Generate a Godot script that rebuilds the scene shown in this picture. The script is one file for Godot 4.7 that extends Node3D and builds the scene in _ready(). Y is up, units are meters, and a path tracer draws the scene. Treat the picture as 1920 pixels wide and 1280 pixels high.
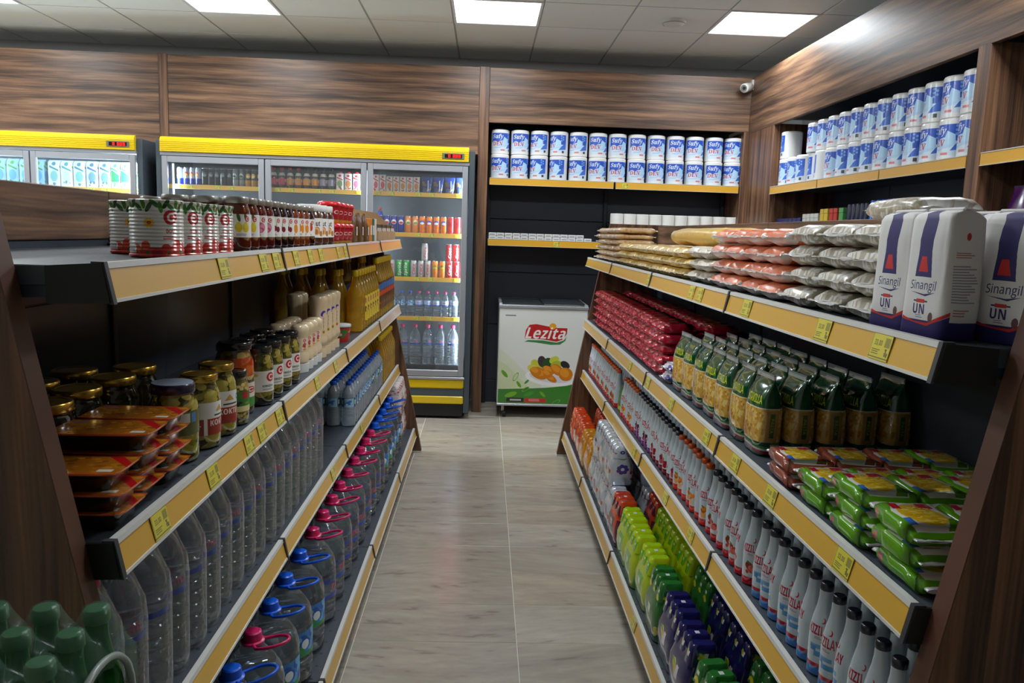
extends Node3D
# A small supermarket aisle: two gondolas, wall shelving, drink coolers and a chest freezer.
var mats := {}
var meshes := {}
var used := {}
var rng := RandomNumberGenerator.new()
var font_sans: SystemFont
var font_bold: SystemFont
var font_serif: SystemFont
const EYE := 1.5
const CEIL := 2.97
const LEFT := -1
const RIGHT := 1
var front_x := {-1: -0.555, 1: 0.675}
var low_front_x := {-1: -0.44, 1: 0.565}
var tops := {-1: [1.432, 1.005, 0.60, 0.165], 1: [1.355, 0.945, 0.60, 0.17]}
var near_z := {-1: -1.17, 1: -1.12}
var bay := {-1: 1.01, 1: 1.02}

func _ready() -> void:
	rng.seed = 7
	camera_and_light()
	fonts()
	setting()
	wall_units()
	gondola(LEFT)
	gondola(RIGHT)
	coolers()
	freezer()
	left_top_shelf()
	left_second_shelf()
	left_third_shelf()
	left_bottom_shelf()
	right_top_shelf()
	right_second_shelf()
	right_third_shelf()
	right_bottom_shelf()
	wall_goods()
	cooler_goods()
	green_packs()
	small_fittings()

func camera_and_light() -> void:
	var cam := Camera3D.new()
	cam.name = "camera"
	cam.fov = rad_to_deg(2.0 * atan(640.0 / 1470.0))
	cam.near = 0.05
	cam.far = 60.0
	cam.transform = Transform3D(Basis(Vector3(0.99891497, 0.03268576, 0.03317423), Vector3(-0.02783329, 0.9901181, -0.1374462), Vector3(-0.03733894, 0.13637371, 0.98995354)).orthonormalized(), Vector3(0, EYE, 0))
	add_child(cam)
	cam.current = true
	var env := Environment.new()
	env.background_mode = Environment.BG_COLOR
	env.background_color = Color(0, 0, 0)
	env.tonemap_mode = Environment.TONE_MAPPER_LINEAR
	env.tonemap_exposure = 1.0
	env.sdfgi_enabled = true
	env.ssao_enabled = true
	env.ssil_enabled = true
	var we := WorldEnvironment.new()
	we.environment = env
	we.name = "environment"
	add_child(we)

const LAMP_ENERGY := 2.45
const LAMP_X := [-5.365, -3.565, -1.765, 0.035, 1.835]
const LAMP_Z := [-5.55, -2.55]
const LAMP_COLOR := Color(0.95, 0.98, 1.0)

# ------------------------------------------------------------------ helpers: materials
func mt(key: String, col: Color, rough := 0.5, o := {}) -> StandardMaterial3D:
	if mats.has(key):
		return mats[key]
	var m := StandardMaterial3D.new()
	m.resource_name = key
	m.albedo_color = col
	m.roughness = rough
	m.metallic = o.get("metal", 0.0)
	m.metallic_specular = o.get("spec", 0.5)
	if o.has("tex"):
		m.albedo_texture = ImageTexture.create_from_image(o.tex) if o.tex is Image else o.tex
	if o.has("tri"):
		m.uv1_triplanar = true
		m.uv1_world_triplanar = o.get("world", true)
		m.uv1_scale = o.tri
		m.uv1_triplanar_sharpness = 8.0
	elif o.has("scale"):
		m.uv1_scale = o.scale
	if o.has("alpha"):
		m.transparency = BaseMaterial3D.TRANSPARENCY_ALPHA
		m.albedo_color.a = o.alpha
	if o.has("refr"):
		m.refraction_enabled = true
		m.refraction_scale = o.refr
	if o.has("coat"):
		m.clearcoat_enabled = true
		m.clearcoat = o.coat
		m.clearcoat_roughness = o.get("coat_rough", 0.1)
	if o.has("emis"):
		m.emission_enabled = true
		m.emission = o.emis
		m.emission_energy_multiplier = o.get("power", 1.0)
	if o.has("bump"):
		m.heightmap_enabled = true
		m.heightmap_texture = o.bump
		m.heightmap_scale = o.get("bump_cm", 0.1)
	if o.has("back"):
		m.backlight_enabled = true
		m.backlight = o.back
	m.cull_mode = BaseMaterial3D.CULL_DISABLED if o.get("two", false) else BaseMaterial3D.CULL_BACK
	mats[key] = m
	return m

func c8(r: int, g: int, b: int) -> Color:
	return Color(r / 255.0, g / 255.0, b / 255.0)

# ------------------------------------------------------------------ helpers: drawing print on a texture
func fonts() -> void:
	font_sans = SystemFont.new()
	font_sans.font_names = PackedStringArray(["Droid Sans"])
	font_bold = SystemFont.new()
	font_bold.font_names = PackedStringArray(["Droid Sans"])
	font_bold.font_weight = 700
	font_serif = SystemFont.new()
	font_serif.font_names = PackedStringArray(["Droid Serif"])
	font_serif.font_weight = 700

func cv(w: int, h: int, col: Color) -> Image:
	var im := Image.create(w, h, false, Image.FORMAT_RGBA8)
	im.fill(col)
	return im

func rc(im: Image, x: float, y: float, w: float, h: float, col: Color) -> void:
	var W := im.get_width()
	var H := im.get_height()
	im.fill_rect(Rect2i(roundi(x * W), roundi(y * H), maxi(1, roundi(w * W)), maxi(1, roundi(h * H))), col)

func el(im: Image, cx: float, cy: float, rx: float, ry: float, col: Color, turn := 0.0) -> void:
	var pts := PackedVector2Array()
	var W := float(im.get_width())
	var H := float(im.get_height())
	for i in 28:
		var a := TAU * i / 28.0
		var v := Vector2(cos(a) * rx * W, sin(a) * ry * H).rotated(turn)
		pts.append(Vector2(cx + v.x / W, cy + v.y / H))
	pg(im, pts, col)

func pg(im: Image, pts: Array, col: Color) -> void:
	var W := im.get_width()
	var H := im.get_height()
	var lo := 1e9
	var hi := -1e9
	for p in pts:
		lo = minf(lo, p.y * H)
		hi = maxf(hi, p.y * H)
	for y in range(maxi(0, floori(lo)), mini(H, ceili(hi) + 1)):
		var xs := []
		var yc := y + 0.5
		for i in pts.size():
			var a: Vector2 = pts[i]
			var b: Vector2 = pts[(i + 1) % pts.size()]
			var ay := a.y * H
			var by := b.y * H
			if (ay <= yc) != (by <= yc):
				xs.append((a.x + (b.x - a.x) * (yc - ay) / (by - ay)) * W)
		xs.sort()
		for k in range(0, xs.size() - 1, 2):
			var x0 := maxi(0, roundi(xs[k]))
			var x1 := mini(W, roundi(xs[k + 1]))
			if x1 > x0:
				im.fill_rect(Rect2i(x0, y, x1 - x0, 1), col)

func tx(im: Image, text: String, cx: float, cy: float, px: int, col: Color, o := {}) -> void:
	var f: Font = o.get("font", font_bold)
	var ts := TextServerManager.get_primary_interface()
	var rid: RID = f.get_rids()[0]
	var sz := Vector2i(px, 0)
	var sx: float = o.get("sx", 1.0)
	var skew: float = o.get("skew", 0.0)
	var turn: float = o.get("turn", 0.0)
	var pen := 0.0
	var glyphs := []
	for ch in text:
		var gi := ts.font_get_glyph_index(rid, px, ch.unicode_at(0), 0)
		ts.font_render_glyph(rid, sz, gi)
		glyphs.append([gi, pen])
		pen += ts.font_get_glyph_advance(rid, px, gi).x + o.get("gap", 0.0)
	var W := im.get_width()
	var H := im.get_height()
	var centre := Vector2(cx * W, cy * H)
	for g in glyphs:
		var uv: Rect2 = ts.font_get_glyph_uv_rect(rid, sz, g[0])
		if uv.size.x < 1:
			continue
		var atlas := ts.font_get_texture_image(rid, sz, ts.font_get_glyph_texture_idx(rid, sz, g[0]))
		var off := ts.font_get_glyph_offset(rid, sz, g[0])
		for y in int(uv.size.y):
			for x in int(uv.size.x):
				var a := atlas.get_pixel(int(uv.position.x) + x, int(uv.position.y) + y).a
				if a < 0.05:
					continue
				var ly := off.y + y + px * 0.36
				var lx: float = (g[1] + off.x + x - pen * 0.5) * sx - skew * ly
				var p := centre + Vector2(lx, ly).rotated(turn)
				var ix := floori(p.x)
				var iy := floori(p.y)
				if ix >= 0 and iy >= 0 and ix < W and iy < H:
					im.set_pixel(ix, iy, im.get_pixel(ix, iy).lerp(col, a))

func speckle(im: Image, n: int, r0: float, r1: float, cols: Array, x := 0.0, y := 0.0, w := 1.0, h := 1.0, flat := 1.0) -> void:
	var asp := float(im.get_width()) / im.get_height()
	for i in n:
		var r := rng.randf_range(r0, r1)
		el(im, x + rng.randf() * w, y + rng.randf() * h, r, r * asp * flat, cols[rng.randi() % cols.size()], rng.randf() * 3.0)

func lines(im: Image, n: int, x: float, y: float, w: float, h: float, col: Color) -> void:
	for i in n:
		rc(im, x, y + h * i / n, w * rng.randf_range(0.6, 1.0), h / n * 0.45, col)

# ------------------------------------------------------------------ helpers: shapes
func loft(key: String, rings: Array, seg := 16, o := {}) -> ArrayMesh:
	# rings from bottom to top: [y, half width, half depth, exponent, shift x, shift z]; u runs round with 0.5 at +z, v down
	if meshes.has(key):
		return meshes[key]
	var cap0: bool = o.get("cap0", true)
	var cap1: bool = o.get("cap1", true)
	var wr: float = o.get("wr", 0.0)
	var crease: float = o.get("crease", 0.75)
	var flat: float = o.get("flat", 0.0)
	var wide: float = o.get("wide", 0.0)
	var noise := FastNoiseLite.new()
	noise.seed = o.get("seed", 3)
	noise.frequency = o.get("freq", 18.0)
	var y0: float = 1e9
	var y1: float = -1e9
	for r in rings:
		y0 = minf(y0, r[0])
		y1 = maxf(y1, r[0])
	var pos := []
	var nor := []
	var us := []
	for r in rings:
		var rx: float = r[1]
		var rz: float = r[2] if r.size() > 2 else r[1]
		var e: float = r[3] if r.size() > 3 else 2.0
		var ox: float = r[4] if r.size() > 4 else 0.0
		var oz: float = r[5] if r.size() > 5 else 0.0
		var row := PackedVector3Array()
		var nrow := PackedVector3Array()
		var cum := [0.0]
		for i in seg + 1:
			var t := -PI + TAU * i / seg
			var s := sin(t)
			var c := cos(t)
			if absf(s) < 1e-6: s = 0.0
			if absf(c) < 1e-6: c = 0.0
			var px := signf(s) * pow(absf(s), 2.0 / e)
			var pz := signf(c) * pow(absf(c), 2.0 / e)
			var n := Vector3(signf(px) * pow(absf(px), e - 1.0) / maxf(rx, 1e-4), 0, signf(pz) * pow(absf(pz), e - 1.0) / maxf(rz, 1e-4)).normalized()
			var p := Vector3(px * rx + ox, r[0], pz * rz + oz)
			if wr > 0.0 and i < seg:
				p += (n + Vector3(0, 0.3, 0)) * noise.get_noise_3dv(p) * wr
				p.y = maxf(p.y, rings[0][0])
				if flat > 0.0: p.z = clampf(p.z, -flat, flat)
				if wide > 0.0: p.x = clampf(p.x, -wide, wide)
			if i == seg:
				p = row[0]
			row.append(p)
			nrow.append(n)
			if i > 0:
				cum.append(cum[-1] + row[i].distance_to(row[i - 1]) + 1e-7)
		var ur := PackedFloat32Array()
		for i in seg + 1:
			ur.append(cum[i] / cum[seg])
		pos.append(row)
		nor.append(nrow)
		us.append(ur)
	var st := SurfaceTool.new()
	st.begin(Mesh.PRIMITIVE_TRIANGLES)
	var n2 := []
	for k in rings.size() - 1:
		var dr: float = maxf(rings[k + 1][1], rings[k + 1][2] if rings[k + 1].size() > 2 else rings[k + 1][1]) - maxf(rings[k][1], rings[k][2] if rings[k].size() > 2 else rings[k][1])
		n2.append(Vector2(rings[k + 1][0] - rings[k][0], -dr).normalized())
	for k in rings.size() - 1:
		var na: Vector2 = n2[k]
		var nb: Vector2 = n2[k]
		if k > 0 and n2[k - 1].dot(n2[k]) > crease: na = (n2[k - 1] + n2[k]).normalized()
		if k < n2.size() - 1 and n2[k + 1].dot(n2[k]) > crease: nb = (n2[k + 1] + n2[k]).normalized()
		var va: float = 1.0 - (rings[k][0] - y0) / (y1 - y0)
		var vb: float = 1.0 - (rings[k + 1][0] - y0) / (y1 - y0)
		if wr > 0.0: st.set_smooth_group(0)
		for i in seg:
			var six := [[k, i, va, na], [k + 1, i, vb, nb], [k + 1, i + 1, vb, nb], [k, i, va, na], [k + 1, i + 1, vb, nb], [k, i + 1, va, na]]
			for q in six:
				var n: Vector3 = nor[q[0]][q[1]] * q[3].x + Vector3.UP * q[3].y
				st.set_uv(Vector2(us[q[0]][q[1]], q[2]))
				st.set_normal(n.normalized() if n.length() > 1e-5 else Vector3.UP)
				st.add_vertex(pos[q[0]][q[1]])
	for side in 2:
		if (side == 0 and not cap0) or (side == 1 and not cap1): continue
		var row: PackedVector3Array = pos[0] if side == 0 else pos[-1]
		var mid := Vector3.ZERO
		for i in seg: mid += row[i] / seg
		if wr > 0.0: st.set_smooth_group(1 + side)
		for i in seg:
			var tri := [mid, row[i + 1], row[i]] if side == 1 else [mid, row[i], row[i + 1]]
			for p in tri:
				st.set_uv(Vector2(0.5, 0.999 if side == 0 else 0.001))
				st.set_normal(Vector3.DOWN if side == 0 else Vector3.UP)
				st.add_vertex(p)
	if wr > 0.0: st.generate_normals()
	var m := st.commit()
	meshes[key] = m
	return m

func quad(st: SurfaceTool, a: Vector3, b: Vector3, c: Vector3, d: Vector3, ua := Vector2(0, 1), ub := Vector2(1, 1), uc := Vector2(1, 0), ud := Vector2(0, 0)) -> void:
	# a bottom left, b bottom right, c top right, d top left, seen from the front
	var n := (b - a).cross(d - a).normalized()
	for q in [[a, ua], [d, ud], [c, uc], [a, ua], [c, uc], [b, ub]]:
		st.set_normal(n)
		st.set_uv(q[1])
		st.add_vertex(q[0])

func tri3(st: SurfaceTool, a: Vector3, b: Vector3, c: Vector3) -> void:
	var n := (b - a).cross(c - a).normalized()
	for p in [a, c, b]:
		st.set_normal(n)
		st.set_uv(Vector2.ZERO)
		st.add_vertex(p)

func block(st: SurfaceTool, lo: Vector3, hi: Vector3, b := 0.0) -> void:
	# a box with chamfered edges added to a SurfaceTool
	if b <= 0.0: b = 0.0001
	var c := (lo + hi) * 0.5
	var h := (hi - lo) * 0.5
	var ax := [Vector3.RIGHT, Vector3.UP, Vector3.BACK]
	for f in 6:
		var i := f / 2
		var s := 1.0 if f % 2 == 0 else -1.0
		var n: Vector3 = ax[i] * s
		var up: Vector3 = Vector3.UP if i != 1 else Vector3.FORWARD
		var rt := up.cross(n)
		var hn: float = absf(n.dot(h))
		var hu: float = absf(up.dot(h)) - b
		var hr: float = absf(rt.dot(h)) - b
		quad(st, c + n * hn - rt * hr - up * hu, c + n * hn + rt * hr - up * hu, c + n * hn + rt * hr + up * hu, c + n * hn - rt * hr + up * hu)
	if b < 0.0005: return
	for i in 3:
		var j := (i + 1) % 3
		var k := (i + 2) % 3
		for sj in [-1.0, 1.0]:
			for sk in [-1.0, 1.0]:
				var p := []
				for si in [-1.0, 1.0]:
					p.append(c + ax[i] * (si * (h[i] - b)) + ax[j] * (sj * h[j]) + ax[k] * (sk * (h[k] - b)))
					p.append(c + ax[i] * (si * (h[i] - b)) + ax[j] * (sj * (h[j] - b)) + ax[k] * (sk * h[k]))
				var out: Vector3 = ax[j] * sj + ax[k] * sk
				if (p[2] - p[0]).cross(p[1] - p[0]).dot(out) > 0:
					quad(st, p[0], p[2], p[3], p[1])
				else:
					quad(st, p[1], p[3], p[2], p[0])
	for sx in [-1.0, 1.0]:
		for sy in [-1.0, 1.0]:
			for sz in [-1.0, 1.0]:
				var s := Vector3(sx, sy, sz)
				var p0 := c + Vector3(sx * h.x, sy * (h.y - b), sz * (h.z - b))
				var p1 := c + Vector3(sx * (h.x - b), sy * h.y, sz * (h.z - b))
				var p2 := c + Vector3(sx * (h.x - b), sy * (h.y - b), sz * h.z)
				if (p1 - p0).cross(p2 - p0).dot(s) > 0: tri3(st, p0, p1, p2)
				else: tri3(st, p0, p2, p1)

func rbox(w: float, h: float, d: float, b := 0.003) -> ArrayMesh:
	# box standing on its origin
	var key := "box %.4f %.4f %.4f %.4f" % [w, h, d, b]
	if not meshes.has(key):
		var st := SurfaceTool.new()
		st.begin(Mesh.PRIMITIVE_TRIANGLES)
		block(st, Vector3(-w / 2, 0, -d / 2), Vector3(w / 2, h, d / 2), b)
		meshes[key] = st.commit()
	return meshes[key]

func boxes(list: Array, b := 0.003) -> ArrayMesh:
	# one mesh of several joined boxes, each [lo, hi]
	var st := SurfaceTool.new()
	st.begin(Mesh.PRIMITIVE_TRIANGLES)
	for l in list:
		block(st, l[0], l[1], b)
	return st.commit()

func extrude(poly: Array, z0: float, z1: float, key := "") -> ArrayMesh:
	# outline in x, y drawn out from z0 (far, smaller) to z1 (near)
	if key and meshes.has(key):
		return meshes[key]
	var p := PackedVector2Array(poly)
	var area := 0.0
	for i in p.size():
		area += p[i].cross(p[(i + 1) % p.size()])
	if area < 0.0:
		p.reverse()
	var st := SurfaceTool.new()
	st.begin(Mesh.PRIMITIVE_TRIANGLES)
	var n := p.size()
	for i in n:
		var a := p[i]
		var b := p[(i + 1) % n]
		quad(st, Vector3(a.x, a.y, z1), Vector3(a.x, a.y, z0), Vector3(b.x, b.y, z0), Vector3(b.x, b.y, z1))
	var t := Geometry2D.triangulate_polygon(p)
	for k in range(0, t.size(), 3):
		var a := p[t[k]]
		var b := p[t[k + 1]]
		var c := p[t[k + 2]]
		if (b - a).cross(c - a) < 0:
			var s := b
			b = c
			c = s
		tri3(st, Vector3(a.x, a.y, z1), Vector3(b.x, b.y, z1), Vector3(c.x, c.y, z1))
		tri3(st, Vector3(a.x, a.y, z0), Vector3(c.x, c.y, z0), Vector3(b.x, b.y, z0))
	var m := st.commit()
	if key: meshes[key] = m
	return m

func tube(key: String, path: Array, r: float, seg := 8, closed := false) -> ArrayMesh:
	if meshes.has(key):
		return meshes[key]
	var st := SurfaceTool.new()
	st.begin(Mesh.PRIMITIVE_TRIANGLES)
	var n := path.size()
	var rows := []
	var side := Vector3.ZERO
	for i in n:
		var a: Vector3 = path[(i - 1 + n) % n] if closed else path[maxi(i - 1, 0)]
		var b: Vector3 = path[(i + 1) % n] if closed else path[mini(i + 1, n - 1)]
		var d := (b - a).normalized()
		if side == Vector3.ZERO:
			side = d.cross(Vector3.UP if absf(d.y) < 0.9 else Vector3.RIGHT).normalized()
		side = (side - d * side.dot(d)).normalized()
		var up := side.cross(d)
		var row := []
		for k in seg + 1:
			var t := TAU * k / seg
			row.append([path[i] + (side * cos(t) + up * sin(t)) * r, side * cos(t) + up * sin(t)])
		rows.append(row)
	for i in (n if closed else n - 1):
		for k in seg:
			for q in [[i, k], [i, k + 1], [(i + 1) % n, k + 1], [i, k], [(i + 1) % n, k + 1], [(i + 1) % n, k]]:
				var v: Array = rows[q[0]][q[1]]
				st.set_normal(v[1])
				st.set_uv(Vector2.ZERO)
				st.add_vertex(v[0])
	var m := st.commit()
	meshes[key] = m
	return m

# ------------------------------------------------------------------ helpers: things and parts
func numbered(called: String) -> String:
	var n: int = used.get(called, 0)
	used[called] = n + 1
	return called if n == 0 else "%s_%03d" % [called, n]

func tag(o: Node3D, label: String, category: String, group := "", kind := "") -> Node3D:
	if label: o.set_meta("label", label)
	if category: o.set_meta("category", category)
	if group: o.set_meta("group", group)
	if kind: o.set_meta("kind", kind)
	return o

func part(parent: Node, called: String, mesh: Mesh, m: Material, pos := Vector3.ZERO, rot := Vector3.ZERO) -> MeshInstance3D:
	var o := MeshInstance3D.new()
	o.name = called
	o.mesh = mesh
	o.material_override = m
	o.position = pos
	o.rotation = rot
	parent.add_child(o, true)
	return o

func base(called: String, pos := Vector3.ZERO, turn := 0.0) -> Node3D:
	var o := Node3D.new()
	o.name = numbered(called)
	o.position = pos
	o.rotation.y = turn
	add_child(o)
	return o

func struct(called: String, mesh: Mesh, m: Material, pos := Vector3.ZERO, label := "", category := "") -> MeshInstance3D:
	var o := part(self, numbered(called), mesh, m, pos)
	tag(o, label, category, "", "structure")
	return o

func proto(called: String) -> Node3D:
	var o := Node3D.new()
	o.name = called
	o.set_meta("kind_name", called)
	return o

func put(p: Node3D, label: String, category: String, group: String, pos: Vector3, turn := 0.0, tilt := Vector3.ZERO) -> Node3D:
	var o: Node3D = p.duplicate()
	o.name = numbered(p.get_meta("kind_name"))
	o.position = pos
	o.rotation = Vector3(tilt.x, turn + tilt.y, tilt.z)
	o.remove_meta("kind_name")
	tag(o, label, category, group)
	add_child(o)
	return o

func sx(side: int, depth: float) -> float:
	return front_x[side] + side * depth

func face(side: int) -> float:
	return -side * PI / 2.0

func jit(a: float) -> float:
	return rng.randf_range(-a, a)

# ------------------------------------------------------------------ the room
func wood_image(w: int, h: int, dark: Color, mid: Color, light: Color, sd: int) -> Image:
	var im := Image.create(w, h, false, Image.FORMAT_RGB8)
	var big := FastNoiseLite.new()
	big.seed = sd
	big.frequency = 1.0
	big.fractal_octaves = 3
	var fine := FastNoiseLite.new()
	fine.seed = sd + 1
	fine.frequency = 1.0
	fine.fractal_octaves = 2
	for y in h:
		for x in w:
			var a := TAU * x / w
			# walked round a circle so that the grain repeats without a seam
			var bend := big.get_noise_3d(cos(a) * 0.3, sin(a) * 0.3, y * 0.01) * 9.0
			var yy := y + bend
			var n := big.get_noise_3d(cos(a) * 0.22 + 9.0, sin(a) * 0.22, yy * 0.03)
			var f := fine.get_noise_3d(cos(a) * 0.9, sin(a) * 0.9 + 5.0, yy * 0.22)
			var t := clampf(0.5 + n * 0.8 + f * 0.3 + rng.randf_range(-0.05, 0.05), 0.0, 1.0)
			var c := dark.lerp(mid, minf(t * 2.0, 1.0)) if t < 0.5 else mid.lerp(light, (t - 0.5) * 2.0)
			im.set_pixel(x, y, c)
	return im

func stone_image(w: int, h: int) -> Image:
	var im := Image.create(w, h, false, Image.FORMAT_RGB8)
	var n1 := FastNoiseLite.new()
	n1.seed = 21
	n1.frequency = 1.0
	n1.fractal_octaves = 4
	var n2 := FastNoiseLite.new()
	n2.seed = 22
	n2.frequency = 1.0
	n2.fractal_octaves = 3
	for y in h:
		var b := TAU * y / h
		for x in w:
			var a := TAU * x / w
			var s := n1.get_noise_3d(cos(a) * 0.5 + cos(b) * 1.1, sin(a) * 0.5 + sin(b) * 1.1, cos(b + a) * 0.3)
			var v := n2.get_noise_3d(cos(a) * 1.1 + 4.0, sin(a) * 1.1 + cos(b) * 2.6, sin(b) * 2.6)
			var f := n2.get_noise_3d(cos(a) * 3.4, sin(a) * 3.4 + cos(b) * 7.0, sin(b) * 7.0 + 8.0)
			var g := 0.5 + s * 0.42 + v * 0.3 + f * 0.26 + rng.randf_range(-0.05, 0.05)
			var c := c8(172, 163, 151).lerp(c8(206, 198, 184), clampf(g, 0.0, 1.0))
			if v < -0.3 and f < 0.0:
				c = c.lerp(c8(140, 131, 122), clampf((-0.3 - v) * 3.0 * -f * 3.0, 0.0, 0.5))
			im.set_pixel(x, y, c)
	return im

func wood(vertical := false) -> StandardMaterial3D:
	if not mats.has("walnut"):
		var im := wood_image(512, 512, c8(60, 46, 39), c8(108, 81, 63), c8(148, 112, 84), 5)
		mt("walnut", Color.WHITE, 0.38, {"tex": im, "tri": Vector3(0.55, 1.0, 0.55), "spec": 0.42})
		var iv: Image = im.duplicate()
		iv.rotate_90(CLOCKWISE)
		mt("walnut_upright", Color(1.0, 0.96, 0.93), 0.4, {"tex": iv, "tri": Vector3(1.3, 0.5, 1.3), "spec": 0.45})
	return mats["walnut_upright"] if vertical else mats["walnut"]

func setting() -> void:
	# floor of 60 x 30 cm stone tiles on a bed of pale grout
	var stone := stone_image(512, 512)
	var grout := mt("grout", c8(224, 218, 206), 0.8)
	var fl := struct("floor", boxes([[Vector3(-6.1, -0.12, -7.1), Vector3(2.85, -0.0015, 2.6)]], 0.0), grout, Vector3.ZERO, "pale stone tile floor of the shop aisle", "floor")
	var tones := []
	var tint := [Color(1, 1, 1), Color(0.93, 0.925, 0.92), Color(0.975, 0.955, 0.93)]
	for i in 3:
		var m := mt("stone_tile_%d" % i, tint[i], 0.22, {"tex": stone, "tri": Vector3(0.5, 0.5, 0.8), "spec": 0.45})
		m.uv1_offset = Vector3(0.31 * i, 0, 0.47 * i)
		tones.append(m)
	var tile := boxes([[Vector3(-0.2982, -0.02, -0.1484), Vector3(0.2982, 0, 0.1484)]], 0.0008)
	var k := 0
	for iz in 26:
		for ix in 8:
			var x := 0.157 - 0.3 + 0.6 * (ix - 4)
			var z := -6.92 + 0.15 + 0.3 * iz
			if x < -3.2 or x > 2.6: continue
			part(fl, "floor_tile", tile, tones[(ix * 7 + iz * 5 + (ix * iz) % 3) % 3], Vector3(x, 0, z))
			k += 1
	# plaster walls
	var plaster := mt("plaster", c8(196, 196, 194), 0.85)
	struct("wall_back", boxes([[Vector3(-6.1, 0, -7.1), Vector3(2.85, CEIL + 0.1, -7.0)]], 0.0), plaster)
	struct("wall_right", boxes([[Vector3(2.75, 0, -7.1), Vector3(2.85, CEIL + 0.1, 2.6)]], 0.0), plaster)
	struct("wall_left", boxes([[Vector3(-6.2, 0, -7.1), Vector3(-6.1, CEIL + 0.1, 2.6)]], 0.0), plaster)
	struct("wall_front", boxes([[Vector3(-6.1, 0, 2.5), Vector3(2.85, CEIL + 0.1, 2.6)]], 0.0), plaster)
	# suspended ceiling: mineral tiles in a grid, some places taken by light panels
	var board := mt("ceiling_tile", c8(226, 226, 220), 0.9)
	var bars := mt("ceiling_grid", c8(176, 176, 172), 0.7)
	var cl := struct("ceiling", boxes([[Vector3(-6.1, CEIL + 0.005, -7.1), Vector3(2.85, CEIL + 0.12, 2.6)]], 0.0), bars, Vector3.ZERO, "suspended ceiling of square white tiles in a thin grid", "ceiling")
	var ct := boxes([[Vector3(-0.2935, 0, -0.2935), Vector3(0.2935, 0.025, 0.2935)]], 0.002)
	for iz in 16:
		for ix in 16:
			var x := -6.0 + 0.035 + 0.6 * ix
			var z := -6.75 + 0.6 * iz
			if x > 2.75: continue
			var lamp := false
			for lx in LAMP_X:
				for lz in LAMP_Z:
					if absf(x - lx) < 0.1 and absf(z - lz) < 0.1: lamp = true
			if not lamp:
				part(cl, "ceiling_tile", ct, board, Vector3(x, CEIL, z))
	var glow := mt("panel_light_glow", Color.WHITE, 0.6, {"emis": LAMP_COLOR, "power": 3.0})
	var rim := mt("panel_light_frame", c8(225, 225, 225), 0.5)
	for lz in LAMP_Z:
		for lx in LAMP_X:
			var o := base("ceiling_light", Vector3(lx, CEIL, lz))
			tag(o, "square white LED panel light set flush in the tiled ceiling", "light", "LED panels in the ceiling")
			part(o, "frame", boxes([[Vector3(-0.297, -0.004, -0.297), Vector3(-0.281, 0.02, 0.297)], [Vector3(0.281, -0.004, -0.297), Vector3(0.297, 0.02, 0.297)], [Vector3(-0.281, -0.004, 0.281), Vector3(0.281, 0.02, 0.297)], [Vector3(-0.281, -0.004, -0.297), Vector3(0.281, 0.02, -0.281)]], 0.001), rim)
			part(o, "diffuser", rbox(0.562, 0.012, 0.562, 0.001), glow)
			var a := AreaLight3D.new()
			a.name = "panel_glow"
			a.area_size = Vector2(0.56, 0.56)
			a.light_color = LAMP_COLOR
			a.light_energy = LAMP_ENERGY
			a.area_range = 14.0
			a.shadow_enabled = true
			a.position = Vector3(0, -0.006, 0)
			a.rotation = Vector3(-PI / 2, 0, 0)
			o.add_child(a)

# ------------------------------------------------------------------ wall shelving in walnut and charcoal steel
func charcoal() -> StandardMaterial3D:
	return mt("charcoal_steel", c8(50, 57, 68), 0.33, {"spec": 0.5})


func wall_units() -> void:
	var w := wood()
	var wv := wood(true)
	var hz := -6.47
	# walnut boards over the coolers and the shelving
	var cuts := [[-6.05, -4.40], [-4.33, -2.60], [-2.53, -0.08], [0.0, 2.11]]
	var n := 0
	for c in cuts:
		n += 1
		struct("trim_%d" % n, boxes([[Vector3(c[0], 2.12 if c[1] < 0 else 2.375, hz - 0.03), Vector3(c[1], 2.80, hz)]], 0.002), w, Vector3.ZERO, ["walnut header board at the far left of the back wall", "walnut header board above the bright milk cooler", "long walnut header board above the three door cooler", "walnut header board above the back paper towel shelf"][n - 1], "panel")
	for p in [[-4.40, -4.33, 0.0], [-2.60, -2.53, 0.0], [-0.08, 0.0, 0.0], [2.07, 2.13, 0.0]]:
		n += 1
		struct("trim_%d" % n, boxes([[Vector3(p[0], p[2], hz - 0.42), Vector3(p[1], 2.805 if p[0] < 2.0 else 2.375, hz + 0.006)]], 0.003), wv, Vector3.ZERO, ["walnut post between the milk coolers", "walnut post between the two coolers", "tall walnut post between cooler and freezer", "walnut corner post beside the back shelf"][n - 5], "post")
	# right hand wall: header, posts
	struct("trim_9", boxes([[Vector3(2.11, 2.36, hz), Vector3(2.14, 2.80, 2.4)]], 0.002), w, Vector3.ZERO, "long walnut header board along the right wall", "panel")
	n = 9
	for p in [[-6.47, -5.9], [-3.47, -3.38], [-1.2, -1.11], [1.1, 1.19]]:
		n += 1
		struct("trim_%d" % n, boxes([[Vector3(2.11 if n > 10 else 2.115, 0, p[0]), Vector3(2.62, 2.37, p[1])]] if n > 10 else [[Vector3(2.112, 0, p[0]), Vector3(2.15, 2.37, p[1])], [Vector3(2.15, 0, p[1] - 0.03), Vector3(2.62, 2.37, p[1])]], 0.003), wv, Vector3.ZERO, ["walnut corner panel of the right wall shelving", "walnut upright between two right wall bays", "walnut upright of the right wall beside the aisle", "walnut upright of the right wall behind the camera"][n - 10], "post")
	# steel backs and shelves
	back_unit()
	right_unit()

func strip_mat() -> StandardMaterial3D:
	return mt("yellow_price_strip", c8(218, 170, 58), 0.3, {"spec": 0.5, "coat": 0.9, "coat_rough": 0.3})

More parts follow.
